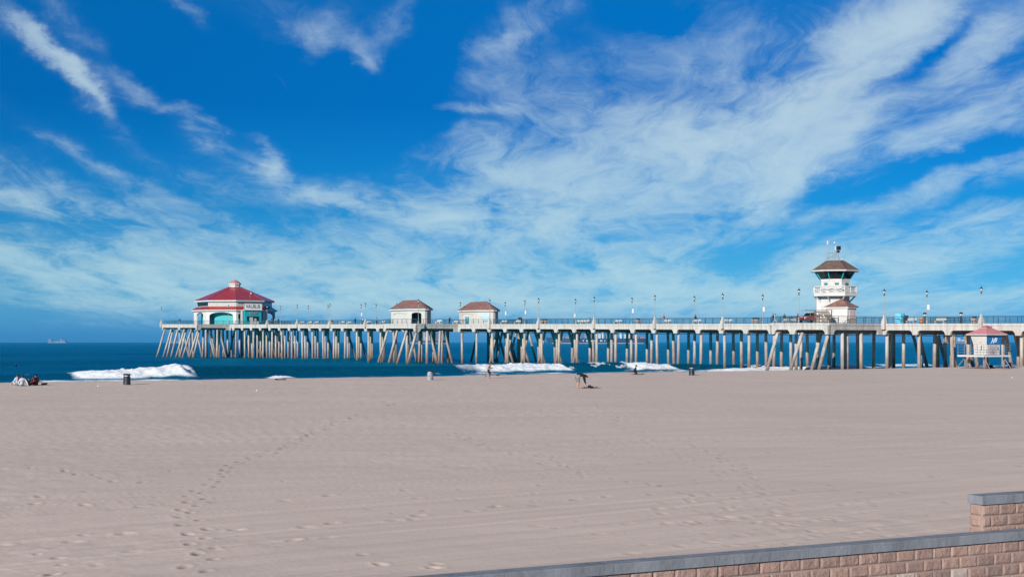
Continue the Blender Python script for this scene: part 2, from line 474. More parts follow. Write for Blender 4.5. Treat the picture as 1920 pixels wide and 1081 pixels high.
# ---- sand -------------------------------------------------------------
ys = [-90.0, -40, -10, 5, 12, 16]
y = 17.5
while y < 135:
    ys.append(y); y += max(.05, y * y / (3.55 * 1422) * .62)
while y < 300:
    ys.append(y); y += 2.2
ys += [330, 400]
ys = np.array(ys)
cs = np.concatenate([-np.geomspace(8, .47, 22), np.linspace(-.44, .44, 860), np.geomspace(.47, 8, 22)])
YY, CC = np.meshgrid(ys, cs, indexing='ij')
XX = CC * np.maximum(YY, 17.0)
SPx = XX * U2[0] + YY * U2[1]          # distance out to sea
RRx = XX * N2[0] + YY * N2[1]          # along the shore
edge = 122 + 2.2 * (fbm(RRx / 26, RRx * 0 + 3.3, 3, 5) - .5) * 2 + 3.0 * sstep(-30, -75, XX)
d = SPx - edge
Z = BEACH - np.where(d > 0, .0034 * np.minimum(d, 20) ** 2 + .012 * d, 0) - np.where(d > 20, (d - 20) * .07, 0)
Z = Z + .10 * np.exp(-(d / 6.0) ** 2)                                  # low berm
near = sstep(130, 60, YY)
Z = Z + .05 * (fbm(XX / 9, YY / 9, 3, 1) - .5)
comb_ = SPx + .9 * (fbm(RRx / 30, SPx / 8, 3, 41) - .5) * 2            # raking leaves faint ridges along the shore
lines = (fbm(RRx / 45, comb_ / .5, 2, 43) - .5) * .045 + (fbm(RRx / 22, comb_ / .16, 2, 44) - .5) * .026
Z = Z + lines * sstep(14, 22, YY) * (.45 + .75 * fbm(XX / 14, YY / 14, 2, 49))
Z = Z + near * (fbm(XX / .55, YY / .55, 3, 3) - .5) * .020 * (.4 + 1.2 * sstep(.42, .7, fbm(XX / 7, YY / 7, 2, 9)))

DK = np.zeros_like(Z)
def stamp(x, y, rx, ry, ang, depth, print_dark=.42):
    """press one footprint with a raised rim into the sand"""
    i0, i1 = np.searchsorted(ys, [y - .8, y + .8])
    if i1 <= i0: return
    c0, c1 = np.searchsorted(cs, [(x - .8) / max(y, 17), (x + .8) / max(y, 17)])
    sx, sy = XX[i0:i1, c0:c1] - x, YY[i0:i1, c0:c1] - y
    a = (sx * math.cos(ang) + sy * math.sin(ang)) / rx; b = (-sx * math.sin(ang) + sy * math.cos(ang)) / ry
    r2 = a * a + b * b
    DK[i0:i1, c0:c1] = np.maximum(DK[i0:i1, c0:c1], np.exp(-r2 * 1.1) * print_dark * min(1, .35 + depth * 16))
    Z[i0:i1, c0:c1] += -depth * np.exp(-r2 * 1.4) + depth * .22 * np.exp(-((np.sqrt(r2) - 1.5) / .5) ** 2)

def trail(pts, step=.68, depth=.07, jit=.06, size=1.0, print_dark=.5):
    P = [ground(px, py) for px, py in pts]
    side = 1; carry = 0
    for a, b in zip(P[:-1], P[1:]):
        dv = b - a; ln = dv.length; dv.normalize(); t = carry
        while t < ln:
            q = a + dv * t
            k = Vector((-dv.y, dv.x, 0)) * side * .13
            stamp(q.x + k.x + random.gauss(0, jit), q.y + k.y + random.gauss(0, jit), .16 * size, .09 * size,
                  math.atan2(dv.y, dv.x) + random.gauss(0, .3), depth * .55 * random.uniform(.5, 1.25), print_dark * random.uniform(.6, 1.2))
            side = -side; t += step * random.uniform(.85, 1.15)
        carry = t - ln
trail([(760, 752), (700, 765), (650, 785), (580, 815), (530, 840), (470, 858), (432, 872), (410, 895), (385, 915), (368, 930), (352, 960), (362, 990),
       (368, 1015), (385, 1035), (362, 1068), (350, 1081)], depth=.06, size=.95, print_dark=.95)
trail([(845, 812), (880, 822), (905, 834), (960, 850)], depth=.06)
trail([(1100, 745), (1160, 790), (1225, 830), (1290, 860), (1350, 885), (1420, 912), (1436, 930), (1432, 955)], depth=.045, jit=.22, print_dark=.35)
trail([(1270, 822), (1310, 838), (1345, 850), (1400, 885)], depth=.06, jit=.15)
trail([(1000, 850), (1080, 880), (1180, 905), (1260, 920), (1360, 950), (1480, 985)], depth=.06, jit=.3)
trail([(700, 1040), (760, 1052), (830, 1062), (900, 1072)], depth=.06, jit=.25)
trail([(60, 930), (180, 950), (400, 945), (520, 935), (700, 925)], step=1.4, depth=.07, jit=.25)
trail([(20, 1020), (215, 1005), (430, 992), (560, 985), (760, 970), (850, 957), (950, 948), (1060, 938), (1180, 925)], step=1.1, depth=.075, jit=.12)
trail([(80, 1072), (110, 1050), (240, 1040), (330, 1028), (480, 1018), (660, 1000)], step=1.2, depth=.07, jit=.2)
trail([(130, 880), (220, 905), (250, 900)], step=.9, depth=.06, jit=.2)
for _ in range(330):
    y_ = 18 + 85 * random.random() ** 1.7
    x_ = random.uniform(-.38, .38) * y_
    if fbm(np.array([x_ / 8]), np.array([y_ / 8]), 2, 77)[0] < .47: continue
    stamp(x_, y_, random.uniform(.08, .15), random.uniform(.06, .10), random.uniform(0, 3), random.uniform(.010, .030))
# disturbed patch by the corner of the seat wall
for _ in range(130):
    q = ground(random.gauss(1440, 150), random.gauss(960, 45))
    stamp(q.x, q.y, .14, .10, random.uniform(0, 3), random.uniform(.010, .026))
wall_d = (XX - WP.x) * WN.x + (YY - WP.y) * WN.y
bank = sstep(-1.6, -.1, wall_d) * sstep(20, 16, np.abs(XX - 10.5)) * .10
Z = Z + bank
Z = np.where(wall_d > .22, -.4, Z)
V = np.stack([XX, YY, Z], -1).reshape(-1, 3)

m, nt, p = new_mat('beach_sand')
def sand_nodes(nt, p):
    g = nt.nodes.new('ShaderNodeNewGeometry')
    def noi(scale, det, vec=None, rough=.6):
        n = nt.nodes.new('ShaderNodeTexNoise'); n.inputs['Scale'].default_value = scale; n.inputs['Detail'].default_value = det
        n.inputs['Roughness'].default_value = rough
        nt.links.new(vec or g.outputs['Position'], n.inputs['Vector']); return n.outputs['Fac']
    mp = nt.nodes.new('ShaderNodeMapping'); mp.vector_type = 'POINT'
    mp.inputs['Rotation'].default_value = (0, 0, -UA); mp.inputs['Scale'].default_value = (.05, .9, 1)
    nt.links.new(g.outputs['Position'], mp.inputs['Vector'])
    big = noi(.11, 4); streak = noi(1.0, 5, mp.outputs[0]); grain = noi(24, 5, None, .75)
    def mm(op, a, b):
        n = nt.nodes.new('ShaderNodeMath'); n.operation = op
        for i, v in enumerate((a, b)):
            if isinstance(v, (int, float)): n.inputs[i].default_value = v
            else: nt.links.new(v, n.inputs[i])
        return n.outputs[0]
    f = mm('ADD', mm('ADD', mm('MULTIPLY', big, .45), mm('MULTIPLY', streak, .4)), mm('MULTIPLY', grain, .50))
    r = nt.nodes.new('ShaderNodeValToRGB'); e = r.color_ramp.elements
    e[0].position = .42; e[0].color = (.412, .332, .280, 1); e[1].position = .80; e[1].color = (.507, .404, .338, 1)
    nt.links.new(f, r.inputs[0])
    # wet, darker strip by the water
    sep = nt.nodes.new('ShaderNodeSeparateXYZ'); nt.links.new(g.outputs['Position'], sep.inputs[0])
    wet = nt.nodes.new('ShaderNodeMapRange'); wet.inputs['From Min'].default_value = .15; wet.inputs['From Max'].default_value = .55
    nt.links.new(sep.outputs[2], wet.inputs['Value'])
    mx = nt.nodes.new('ShaderNodeMix'); mx.data_type = 'RGBA'; mx.inputs['A'].default_value = (.16, .125, .11, 1)
    nt.links.new(wet.outputs[0], mx.inputs['Factor']); nt.links.new(r.outputs[0], mx.inputs['B'])
    da = nt.nodes.new('ShaderNodeAttribute'); da.attribute_name = 'print_dark'
    dm = nt.nodes.new('ShaderNodeMix'); dm.data_type = 'RGBA'; dm.inputs['B'].default_value = (.185, .138, .112, 1)   # darker colour towards the middle of each footprint
    nt.links.new(da.outputs['Fac'], dm.inputs['Factor']); nt.links.new(mx.outputs['Result'], dm.inputs['A'])
    nt.links.new(dm.outputs['Result'], p.inputs['Base Color'])
    b = nt.nodes.new('ShaderNodeBump'); b.inputs['Distance'].default_value = .012; b.inputs['Strength'].default_value = .8
    nt.links.new(noi(9, 6, None, .7), b.inputs['Height']); nt.links.new(b.outputs[0], p.inputs['Normal'])
    p.inputs['Roughness'].default_value = .95; p.inputs['Specular IOR Level'].default_value = .1
sand_nodes(nt, p)
o = np_mesh('sand', V, grid_faces(len(ys), len(cs)), [m], attrs={'print_dark': DK})
tag(o, 'raked pale mauve beach sand with a trail of footprints', 'sand', kind='structure')

# paved walk at the foot of the seat wall, where we stand
mb = MB()
a = WP + WN * .20
mb.poly([a - WD * 120 + Vector((0, 0, .1 - CAPZ)), a - WD * 120 + WN * 60 + Vector((0, 0, .1 - CAPZ)), a + WD * 120 + WN * 60 + Vector((0, 0, .1 - CAPZ)), a + WD * 120 + Vector((0, 0, .1 - CAPZ))])
M['paving'] = mat('walk_paving', (.30, .28, .26), .85, .15, .7)
tag(mb.build('pavement', 'paving'), 'grey paved walk at the foot of the block wall', 'pavement', kind='structure')

# ---- water ------------------------------------------------------------
sp = np.concatenate([np.arange(124, 150, .6), np.arange(150, 203, .26), np.arange(203, 222, .6), np.geomspace(222.5, 900, 330), np.geomspace(915, 14000, 120)])
rr = np.concatenate([-np.geomspace(14000, 32, 70), np.arange(30, 325, .32), np.geomspace(326, 14000, 80)])
SS, RR = np.meshgrid(sp, rr, indexing='ij')
def bump_r(r, pts): return np.interp(r, [a for a, _ in pts], [b for _, b in pts])
# the breaking wave: crest position, height and how far it has broken, along the shore
s0 = 194 + 2.2 * np.sin(RR / 19.0) + 1.5 * np.sin(RR / 7.3 + 1) - 4 * sstep(70, 30, RR)
H = bump_r(RR, [(-60, .4), (30, .55), (58, .65), (63, .85), (67, 1.15), (71, 1.35), (75, 1.75), (78, 2.05), (80.5, 1.6), (97, 1.45), (112, 1.25), (122, 1.25), (130, 1.3), (150, 1.35), (158, 1.5), (165, 1.4),
                (172, 1.1), (183, .95), (195, .7), (215, .45), (260, .35), (400, .3)])
B = bump_r(RR, [(0, 0), (62, 0), (64.5, .6), (68, 1), (77.5, 1), (79, .5), (80, 0), (125, 0), (129, .35), (134, .9), (138, 1), (149.5, 1), (150.5, .0), (161, .0), (163, .7), (171, .9), (173.5, .0),
                (186, 0), (196, .3), (204, .2), (226, 0), (232, .6), (245, .4), (250, 0)])
jag = fbm(RR / 2.6, SS / 3.5, 4, 21)
B = np.clip(B + (jag - .5) * .35 * (B > .02), 0, 1)
x = SS - s0
front_w = 1.7 + .8 * fbm(RR / 14, RR * 0, 2, 4)
prof = np.where(x < 0, np.exp(-(x / front_w) ** 2), np.exp(-(np.abs(x) / 6.5) ** 1.6))
# water drawn down in front of the face
trough = -.25 * np.exp(-((x + 6) / 4.0) ** 2)
ZW = H * prof * (1 - .12 * B) + trough * sstep(.3, 1.2, H)
# spilled white water piles up in front of broken parts
spill = B * np.exp(-((x + 2.6) / 2.6) ** 2) * H * .62
lump = (fbm(SS / 1.3, RR / 1.8, 5, 31) - .42) * .95 + (fbm(SS / .34, RR / .42, 3, 33) - .5) * .42 + np.maximum(fbm(SS / .5, RR / .8, 3, 35) - .66, 0) * 1.6
foamzone = B * np.where(x < 0, np.exp(-(np.maximum(-x - 3.4, 0) / 1.6) ** 2), np.exp(-(x / 1.9) ** 2))
ZW = np.maximum(ZW, spill + ZW * .55) + foamzone * lump * .50 * np.clip(H, .4, 1.5)
foam = np.clip(foamzone * 1.35 + (jag - .5) * .5 * (foamzone > .05), 0, 1)
# streaks drawn up the unbroken face
st_ = fbm(RR / 1.3 + SS * .5, SS / 1.0, 4, 51)
stk = sstep(.56, .72, st_) * bump_r(RR, [(148, 0), (151, .55), (163, .75), (166, 0)]) * np.exp(-((x + .8) / 2.2) ** 2)
foam = np.maximum(foam, stk * .8)
lip = sstep(.4, .75, fbm(RR / 2.0, RR * 0 + 2, 3, 57)) * np.exp(-((x - .1) / .35) ** 2) * bump_r(RR, [(78, .9), (80.2, .5), (81.5, .1), (120, .15), (126, .9), (152, .9), (164, .9), (180, .45), (190, .3)]) * .8
foam = np.maximum(foam, lip)
# second, smaller roller on the right, and the broken wash between the rollers
s1 = 171 + 1.6 * np.sin(RR / 9.0 + .6) + 1.0 * np.sin(RR / 3.1)
H1 = bump_r(RR, [(-60, .15), (50, .42), (60, .3), (66, .3), (80, .1), (118, .1), (135, .22), (150, .28), (160, .36), (168, .62), (188, .7), (192, .85), (197, .8), (200, .35), (215, .2), (300, .15)])
B1 = bump_r(RR, [(48, 0), (52, .5), (60, .7), (66, .5), (70, 0), (128, 0), (135, .2), (148, .25), (158, .35), (165, .85), (196, 1), (199, .4), (202, 0), (212, .3), (222, .2), (226, 0)])
x1 = SS - s1
pr1 = np.where(x1 < 0, np.exp(-(x1 / 1.9) ** 2), np.exp(-(x1 / 4.5) ** 2))
fz1 = np.clip(B1 + (jag - .5) * .5 * (B1 > .02), 0, 1) * np.where(x1 < 0, np.exp(-(np.maximum(-x1 - 1.5, 0) / 1.5) ** 2), np.exp(-(np.maximum(x1 - 1, 0) / 3.5) ** 2))
ZW = ZW + H1 * pr1 + fz1 * lump * .33 * np.clip(H1 * 2, .3, 1)
foam = np.maximum(foam, np.clip(fz1 * (.35 + .9 * fbm(SS / 1.4, RR / 2.6, 4, 61)), 0, 1))
wash_amt = bump_r(RR, [(40, 0), (52, .35), (62, .5), (76, .3), (79, .02), (84, .05), (86, .3), (89, .25), (92, 0), (118, .04), (126, .25), (138, .45), (150, .35), (160, .45), (200, .5), (215, .35), (225, .42), (248, .5), (262, .45), (300, .25)])
zone = sstep(128, 140, SS) * np.where(RR < 120, sstep(184, 177, SS), sstep(195, 186, SS))
web = fbm(SS / 2.2, RR / 4.5, 5, 71)
foam = np.maximum(foam, zone * sstep(.66 - wash_amt * .42, .82 - wash_amt * .3, web) * .85)
# edge of the swash on the sand, and white water round the near piles
sw_ = 137 + 2.5 * np.sin(RR / 11.0) + 1.2 * np.sin(RR / 3.7)
foam = np.maximum(foam, np.exp(-((SS - sw_) / 1.4) ** 2) * .8)
pz = np.exp(-((SS - 158) / 7) ** 2) * np.exp(-((RR - 240) / 9) ** 2)
foam = np.maximum(foam, np.clip(pz * 1.3 * sstep(.35, .6, web), 0, 1)); ZW = ZW + pz * (.25 + lump * .45)
pz = np.exp(-((SS - 177) / 2.2) ** 2) * np.exp(-((RR - 87.2) / 1.7) ** 2)
foam = np.maximum(foam, np.clip(pz * 1.4, 0, 1)); ZW = ZW + pz * (.4 + lump * .5)
# open water: swell lines and chop
far = sstep(200, 230, SS)
for k_, (lam, amp, ph) in enumerate(((23, .17, 0), (41, .30, 1.1), (68, .28, 2.4))):
    wob = 14 * (fbm(RR / 110, SS / 260, 2, 80 + k_) - .5)
    ZW = ZW + far * amp * np.sin((SS + wob) / lam * 2 * PI + ph) * sstep(2500, 700, SS) * (.35 + 1.3 * fbm(RR / 90, SS / 70, 2, 90 + k_))
ZW = ZW + .10 * (fbm(SS / 2.4, RR / 5.0, 3, 95) - .5) * sstep(900, 300, SS)
ZW = ZW + sstep(226, 216, SS) * sstep(60, 10, RR) * .45 * np.exp(-((SS - 176) / 5) ** 2)
V = np.stack([SS * U2[0] + RR * N2[0], SS * U2[1] + RR * N2[1], ZW - .02], -1).reshape(-1, 3)

m, nt, p = new_mat('sea_water')
def W(t, **k):
    n = nt.nodes.new(t)
    for a_, v_ in k.items(): setattr(n, a_, v_)
    return n
g = W('ShaderNodeNewGeometry')
at = W('ShaderNodeAttribute', attribute_name='foam')
mp = W('ShaderNodeMapping'); mp.inputs['Rotation'].default_value = (0, 0, -UA); mp.inputs['Scale'].default_value = (.35, 1.0, 1.0)
nt.links.new(g.outputs['Position'], mp.inputs['Vector'])
def noi(scale, det, rough=.6):
    n = W('ShaderNodeTexNoise'); n.inputs['Scale'].default_value = scale; n.inputs['Detail'].default_value = det; n.inputs['Roughness'].default_value = rough
    nt.links.new(mp.outputs[0], n.inputs['Vector']); return n.outputs['Fac']
b1 = W('ShaderNodeBump'); b1.inputs['Distance'].default_value = .9; b1.inputs['Strength'].default_value = 1.0
nt.links.new(noi(.42, 6, .62), b1.inputs['Height'])
nt.links.new(b1.outputs[0], p.inputs['Normal'])
patch = W('ShaderNodeValToRGB'); pe = patch.color_ramp.elements
mp2 = W('ShaderNodeMapping'); mp2.inputs['Rotation'].default_value = (0, 0, -UA); mp2.inputs['Scale'].default_value = (.006, .03, 1.0)
nt.links.new(g.outputs['Position'], mp2.inputs['Vector'])
pn = W('ShaderNodeTexNoise'); pn.inputs['Scale'].default_value = 1.0; pn.inputs['Detail'].default_value = 4
nt.links.new(mp2.outputs[0], pn.inputs['Vector'])
pe[0].position = .35; pe[0].color = (.0006, .038, .066, 1); pe[1].position = .65; pe[1].color = (.0006, .054, .100, 1)
nt.links.new(pn.outputs['Fac'], patch.inputs[0]); nt.links.new(patch.outputs[0], p.inputs['Base Color'])
p.inputs['Roughness'].default_value = .6; p.inputs['Specular IOR Level'].default_value = 0.0
gl = W('ShaderNodeBsdfGlossy'); gl.inputs['Roughness'].default_value = .25; gl.inputs['Color'].default_value = (.05, .82, 1.0, 1)
fre = W('ShaderNodeFresnel'); fre.inputs['IOR'].default_value = 1.33
nt.links.new(b1.outputs[0], gl.inputs['Normal']); nt.links.new(b1.outputs[0], fre.inputs['Normal'])
fm = W('ShaderNodeMath', operation='MULTIPLY'); fm.inputs[1].default_value = 1.05; nt.links.new(fre.outputs[0], fm.inputs[0])
fmin = W('ShaderNodeMath', operation='MINIMUM'); fmin.inputs[1].default_value = .58; nt.links.new(fm.outputs[0], fmin.inputs[0])
sea_mix = W('ShaderNodeMixShader'); nt.links.new(fmin.outputs[0], sea_mix.inputs[0]); nt.links.new(p.outputs[0], sea_mix.inputs[1]); nt.links.new(gl.outputs[0], sea_mix.inputs[2])
fo = W('ShaderNodeBsdfPrincipled'); fo.inputs['Base Color'].default_value = (.62, .64, .65, 1); fo.inputs['Roughness'].default_value = .9
fo.inputs['Specular IOR Level'].default_value = .1
b2 = W('ShaderNodeBump'); b2.inputs['Distance'].default_value = .10; b2.inputs['Strength'].default_value = .8
n5 = W('ShaderNodeTexNoise'); n5.inputs['Scale'].default_value = 3.0; n5.inputs['Detail'].default_value = 6
nt.links.new(g.outputs['Position'], n5.inputs['Vector']); nt.links.new(n5.outputs['Fac'], b2.inputs['Height']); nt.links.new(b2.outputs[0], fo.inputs['Normal'])
fr = W('ShaderNodeMapRange'); fr.inputs['From Min'].default_value = .22; fr.inputs['From Max'].default_value = .62
n6 = W('ShaderNodeMath', operation='MULTIPLY_ADD'); n6.inputs[1].default_value = .35
mo = W('ShaderNodeMath', operation='SUBTRACT'); mo.inputs[1].default_value = .5; nt.links.new(n5.outputs['Fac'], mo.inputs[0])
nt.links.new(mo.outputs[0], n6.inputs[0]); nt.links.new(at.outputs['Fac'], n6.inputs[2])
nt.links.new(n6.outputs[0], fr.inputs['Value'])
ms = W('ShaderNodeMixShader'); nt.links.new(fr.outputs[0], ms.inputs[0]); nt.links.new(sea_mix.outputs[0], ms.inputs[1]); nt.links.new(fo.outputs[0], ms.inputs[2])
nt.links.new(ms.outputs[0], nt.nodes['Material Output'].inputs['Surface'])
o = np_mesh('sea', V, grid_faces(len(sp), len(rr)), [m], attrs={'foam': foam})
tag(o, 'deep blue sea with a line of breaking waves', 'sea', kind='structure')

# ---- seat wall ----------------------------------------------------------
mwall, nt, p = new_mat('split_face_block')
at = nt.nodes.new('ShaderNodeAttribute'); at.attribute_name = 'tone'
tc = nt.nodes.new('ShaderNodeNewGeometry')
n = nt.nodes.new('ShaderNodeTexNoise'); n.inputs['Scale'].default_value = 30; n.inputs['Detail'].default_value = 6; n.inputs['Roughness'].default_value = .7
nt.links.new(tc.outputs['Position'], n.inputs['Vector'])
ad = nt.nodes.new('ShaderNodeMath'); ad.operation = 'MULTIPLY_ADD'; ad.inputs[1].default_value = .55
nt.links.new(n.outputs['Fac'], ad.inputs[0]); nt.links.new(at.outputs['Fac'], ad.inputs[2])
r = nt.nodes.new('ShaderNodeValToRGB'); e = r.color_ramp.elements
e[0].position = .25; e[0].color = (.20, .135, .118, 1); e[1].position = 1.25 / 1.5; e[1].color = (.325, .215, .178, 1)
e2 = e.new(.55); e2.color = (.285, .188, .155, 1); e3 = e.new(1.0); e3.color = (.34, .275, .24, 1)
nt.links.new(ad.outputs[0], r.inputs[0]); nt.links.new(r.outputs[0], p.inputs['Base Color'])
b = nt.nodes.new('ShaderNodeBump'); b.inputs['Distance'].default_value = .02; b.inputs['Strength'].default_value = .9
nt.links.new(n.outputs['Fac'], b.inputs['Height']); nt.links.new(b.outputs[0], p.inputs['Normal'])
p.inputs['Roughness'].default_value = .9; p.inputs['Specular IOR Level'].default_value = .15
M['mortar'] = mat('mortar', (.285, .23, .20), .95, .15, 5)

def block_face(Vs, Fs, Ts, x0, x1, z0, z1, y, tone, seed, outward=1):
    """one split face block as a chipped relief; local x along, y outward"""
    nx, nz = 14, 8
    g_ = .005
    xs = np.linspace(x0 + g_, x1 - g_, nx); zs = np.linspace(z0 + g_, z1 - g_, nz)
    X, Zb = np.meshgrid(xs, zs, indexing='ij')
    ex = np.minimum(np.minimum(X - xs[0], xs[-1] - X), np.minimum(Zb - zs[0], zs[-1] - Zb))
    rel = .024 * sstep(0, .035, ex) * (.25 + 1.15 * fbm(X / .10 + seed * 3.1, Zb / .10 + seed, 4, seed)) + (fbm(X / .035, Zb / .035 + seed, 2, seed + 5) - .5) * .012 * (ex > 0)
    b0 = len(Vs)
    for i in range(nx):
        for k in range(nz): Vs.append((X[i, k], outward * (y + rel[i, k]), Zb[i, k])); Ts.append(tone)
    for i in range(nx - 1):
        for k in range(nz - 1):
            q = (b0 + i * nz + k, b0 + (i + 1) * nz + k, b0 + (i + 1) * nz + k + 1, b0 + i * nz + k + 1)
            Fs.append(q if outward > 0 else q[::-1])

def make_wall(name, label, org, x0, x1, ztop, zbot, thick, capover, joints, endface=False, vis=(-1e9, 1e9)):
    """org: point on the front face line at z = 0; local x along WD, local -y is the camera side"""
    root = thing(name, label, 'wall', org, math.atan2(WD.y, WD.x))
    capt = .155
    Vs, Fs, Ts = [], [], []
    z = ztop - capt - .004; row = 0
    while z > zbot:
        z0 = max(z - .2, zbot)
        x = x0 - (.2 if row % 2 and not endface else 0)
        first = True
        while x < x1:
            wdt = .2 if (first and row % 2 and endface) else .4
            xe = min(x + wdt, x1)
            if vis[0] < x < vis[1]:
                rv = random.random()
                tone = .08 + .28 * rv if rv < .86 else (random.choice([.62, .72]) if rv > .94 else -.02)
                block_face(Vs, Fs, Ts, max(x, x0), xe, z0, z, 0.0, tone, random.randint(1, 9999), -1)
            x = xe; first = False
        if endface:
            # return end of the wall
            Ve, Fe, Te = [], [], []
            block_face(Ve, Fe, Te, .03, thick, z0, z, 0.0, random.uniform(.15, .4), random.randint(1, 9999), 1)
            b0 = len(Vs)
            Vs += [(x0 - v[1], v[0], v[2]) for v in Ve]; Fs += [tuple(b0 + i for i in q) for q in Fe]; Ts += Te
        z -= .2; row += 1
    me = bpy.data.meshes.new('blocks'); me.from_pydata(Vs, [], Fs); me.materials.append(mwall)
    at_ = me.attributes.new('tone', 'FLOAT', 'POINT'); at_.data.foreach_set('value', Ts); me.update()
    bo = bpy.data.objects.new('blocks', me); col.objects.link(bo); bo.parent = root
    mb = MB(); mb.box(((x0 + x1) / 2 + .004, thick / 2 + .003, (ztop - capt + zbot) / 2), (x1 - x0 - .012, thick, ztop - capt - zbot - .002))
    mb.build('core', 'mortar', root)
    # cap: stones with chamfered arrises and open joints
    js = [x0 - (capover if endface else 0)] + [j for j in joints if x0 < j < x1] + [x1]
    for a_, b_ in zip(js[:-1], js[1:]):
        mb = MB(); c_ = .010; y0, y1 = -capover, thick + capover
        q = [(y0, ztop - capt), (y1, ztop - capt), (y1, ztop - c_), (y1 - c_, ztop), (y0 + c_, ztop), (y0, ztop - c_)]
        mb.loft([[(a_ + .004, yy, zz) for yy, zz in q], [(b_ - .004, yy, zz) for yy, zz in q]][::-1])
        mb.build('cap_stone', 'cap', root)
    return root

org = WP + WN * .30; org.z = 0
rel0 = (ground(1824, 996, CAPZ) - WP).dot(WD)
make_wall('seat_wall', 'long low split-face block wall with grey concrete cap along the bottom edge', org, -26, 34, CAPZ, .08, .30 - .045, .045,
          [-24 + 1.83 * k for k in range(32)], vis=(-24, 20))
q2 = ground(1859, 928, CAPZ + .64)
o2 = WP + WD * ((q2 - WP).dot(WD)); o2.z = 0
o2 = o2 - WN * .06
make_wall('planter_wall', 'short taller block wall with its capped end standing behind the long wall', o2, 0.0, 24.0, CAPZ + .61, 1.0, .30, .035, [1.7 + 2.2 * k for k in range(11)], True, vis=(-1, 14))

# ================================================================== PIER
S_END, S_START = 558.0, 211.5
def s_bent(k): return 261.1 + 6.196 * k
NEAR = [(0, S_START), (0, 279.8), (-12.5, 279.8), (-12.5, 292.4), (0, 292.4), (0, 403.7), (-11.4, 403.7), (-11.4, 418.5), (0, 418.5), (0, 530.0), (-10.5, 530.0), (-10.5, S_END)]
OUT = NEAR + [(BW - w_, s_) for w_, s_ in reversed(NEAR)]
pier = thing('pier', 'long grey concrete pier on rows of pale piles running out to sea', 'pier', PW(0, S_START, 0), UA)
OS = S_START                       # pier local coordinates: (w, s - OS, z)
def PL(w_, s_, z): return (w_, s_ - OS, z)

def supports(a, b):
    """stations (distance along the edge, half width) where the girder comes down on columns"""
    ln = math.hypot(b[0] - a[0], b[1] - a[1])
    if a[0] == b[0] and a[0] in (0, BW):
        lo, hi = min(a[1], b[1]), max(a[1], b[1])
        r = []
        for k in range(-9, 60):
            s_ = s_bent(k)
            if lo + 1.2 < s_ < hi - 1.2: r.append((abs(s_ - a[1]), .45))
        return [(0.0, .55)] + sorted(r) + [(ln, .55)]
    if abs(a[0]) > 1 and a[0] == b[0] and ln > 11 and ln < 14: return [(0, .9), (ln * .62 if b[1] > a[1] else ln * .38, .5), (ln, .9)]
    if ln > 18: return [(0, 1.0), (ln / 2, .5), (ln, 1.0)]
    return [(0, 1.0), (ln, 1.0)]

def fascia(a, b):
    d = Vector((b[0] - a[0], b[1] - a[1])); ln = d.length; d.normalize(); o_ = Vector((-d.y, d.x))
    top, low = [], []
    sup = supports(a, b)
    def pt(t, dz, off):
        q = Vector(a) + d * t + o_ * off
        return PL(q.x, q.y, zdeck(q.y) + dz)
    prof = [(0, 0.0)]
    for i, (t, hw) in enumerate(sup):
        l_, r_ = max(0, t - hw), min(ln, t + hw)
        if i > 0: prof += [(l_ - .62, -1.06), (l_ - .36, -1.14), (l_ - .12, -1.38), (l_, -1.78)]
        else: prof += [(0, -1.78)]
        if i < len(sup) - 1: prof += [(r_, -1.78), (r_ + .12, -1.38), (r_ + .36, -1.14), (r_ + .62, -1.06)]
        else: prof += [(ln, -1.78)]
    mb = MB()
    fr = [(0, -.36)] + prof[1:] + [(ln, -.36)]
    outer = [pt(t, z, 0) for t, z in fr]; inner = [pt(t, z, -.38) for t, z in fr]
    n = len(fr); b0 = len(mb.v); mb.v += outer + inner
    mb.face(range(n)); mb.face(reversed(range(n, 2 * n)))
    for i in range(n):
        j = (i + 1) % n
        mb.face((b0 + j, b0 + i, b0 + n + i, b0 + n + j))
    e_ = .06
    q = [pt(-e_, 0, e_), pt(ln + e_, 0, e_), pt(ln + e_, -.357, e_), pt(-e_, -.357, e_)]
    q2 = [pt(0, 0, -.3), pt(ln, 0, -.3), pt(ln, -.357, -.3), pt(0, -.357, -.3)]
    mb.loft([q, q2])
    mb.build('fascia_girder', 'concrete', pier)
for a, b in zip(OUT, OUT[1:] + OUT[:1]): fascia(a, b)

def slab(w0, w1, s0_, s1_):
    mb = MB(); e_ = .34
    r = lambda dz: [PL(w0 + e_, s0_ + e_, zdeck(s0_) + dz), PL(w1 - e_, s0_ + e_, zdeck(s0_) + dz), PL(w1 - e_, s1_ - e_, zdeck(s1_) + dz), PL(w0 + e_, s1_ - e_, zdeck(s1_) + dz)]
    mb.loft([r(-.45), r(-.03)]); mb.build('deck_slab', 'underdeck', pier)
slab(0, BW, S_START, S_END)
PLAT = [(-12.5, 279.8, 292.4), (-11.4, 403.7, 418.5), (-10.5, 530.0, S_END)]
for w_, a, b in PLAT:
    slab(w_, .68, a, b); slab(BW - .68, BW - w_, a, b)

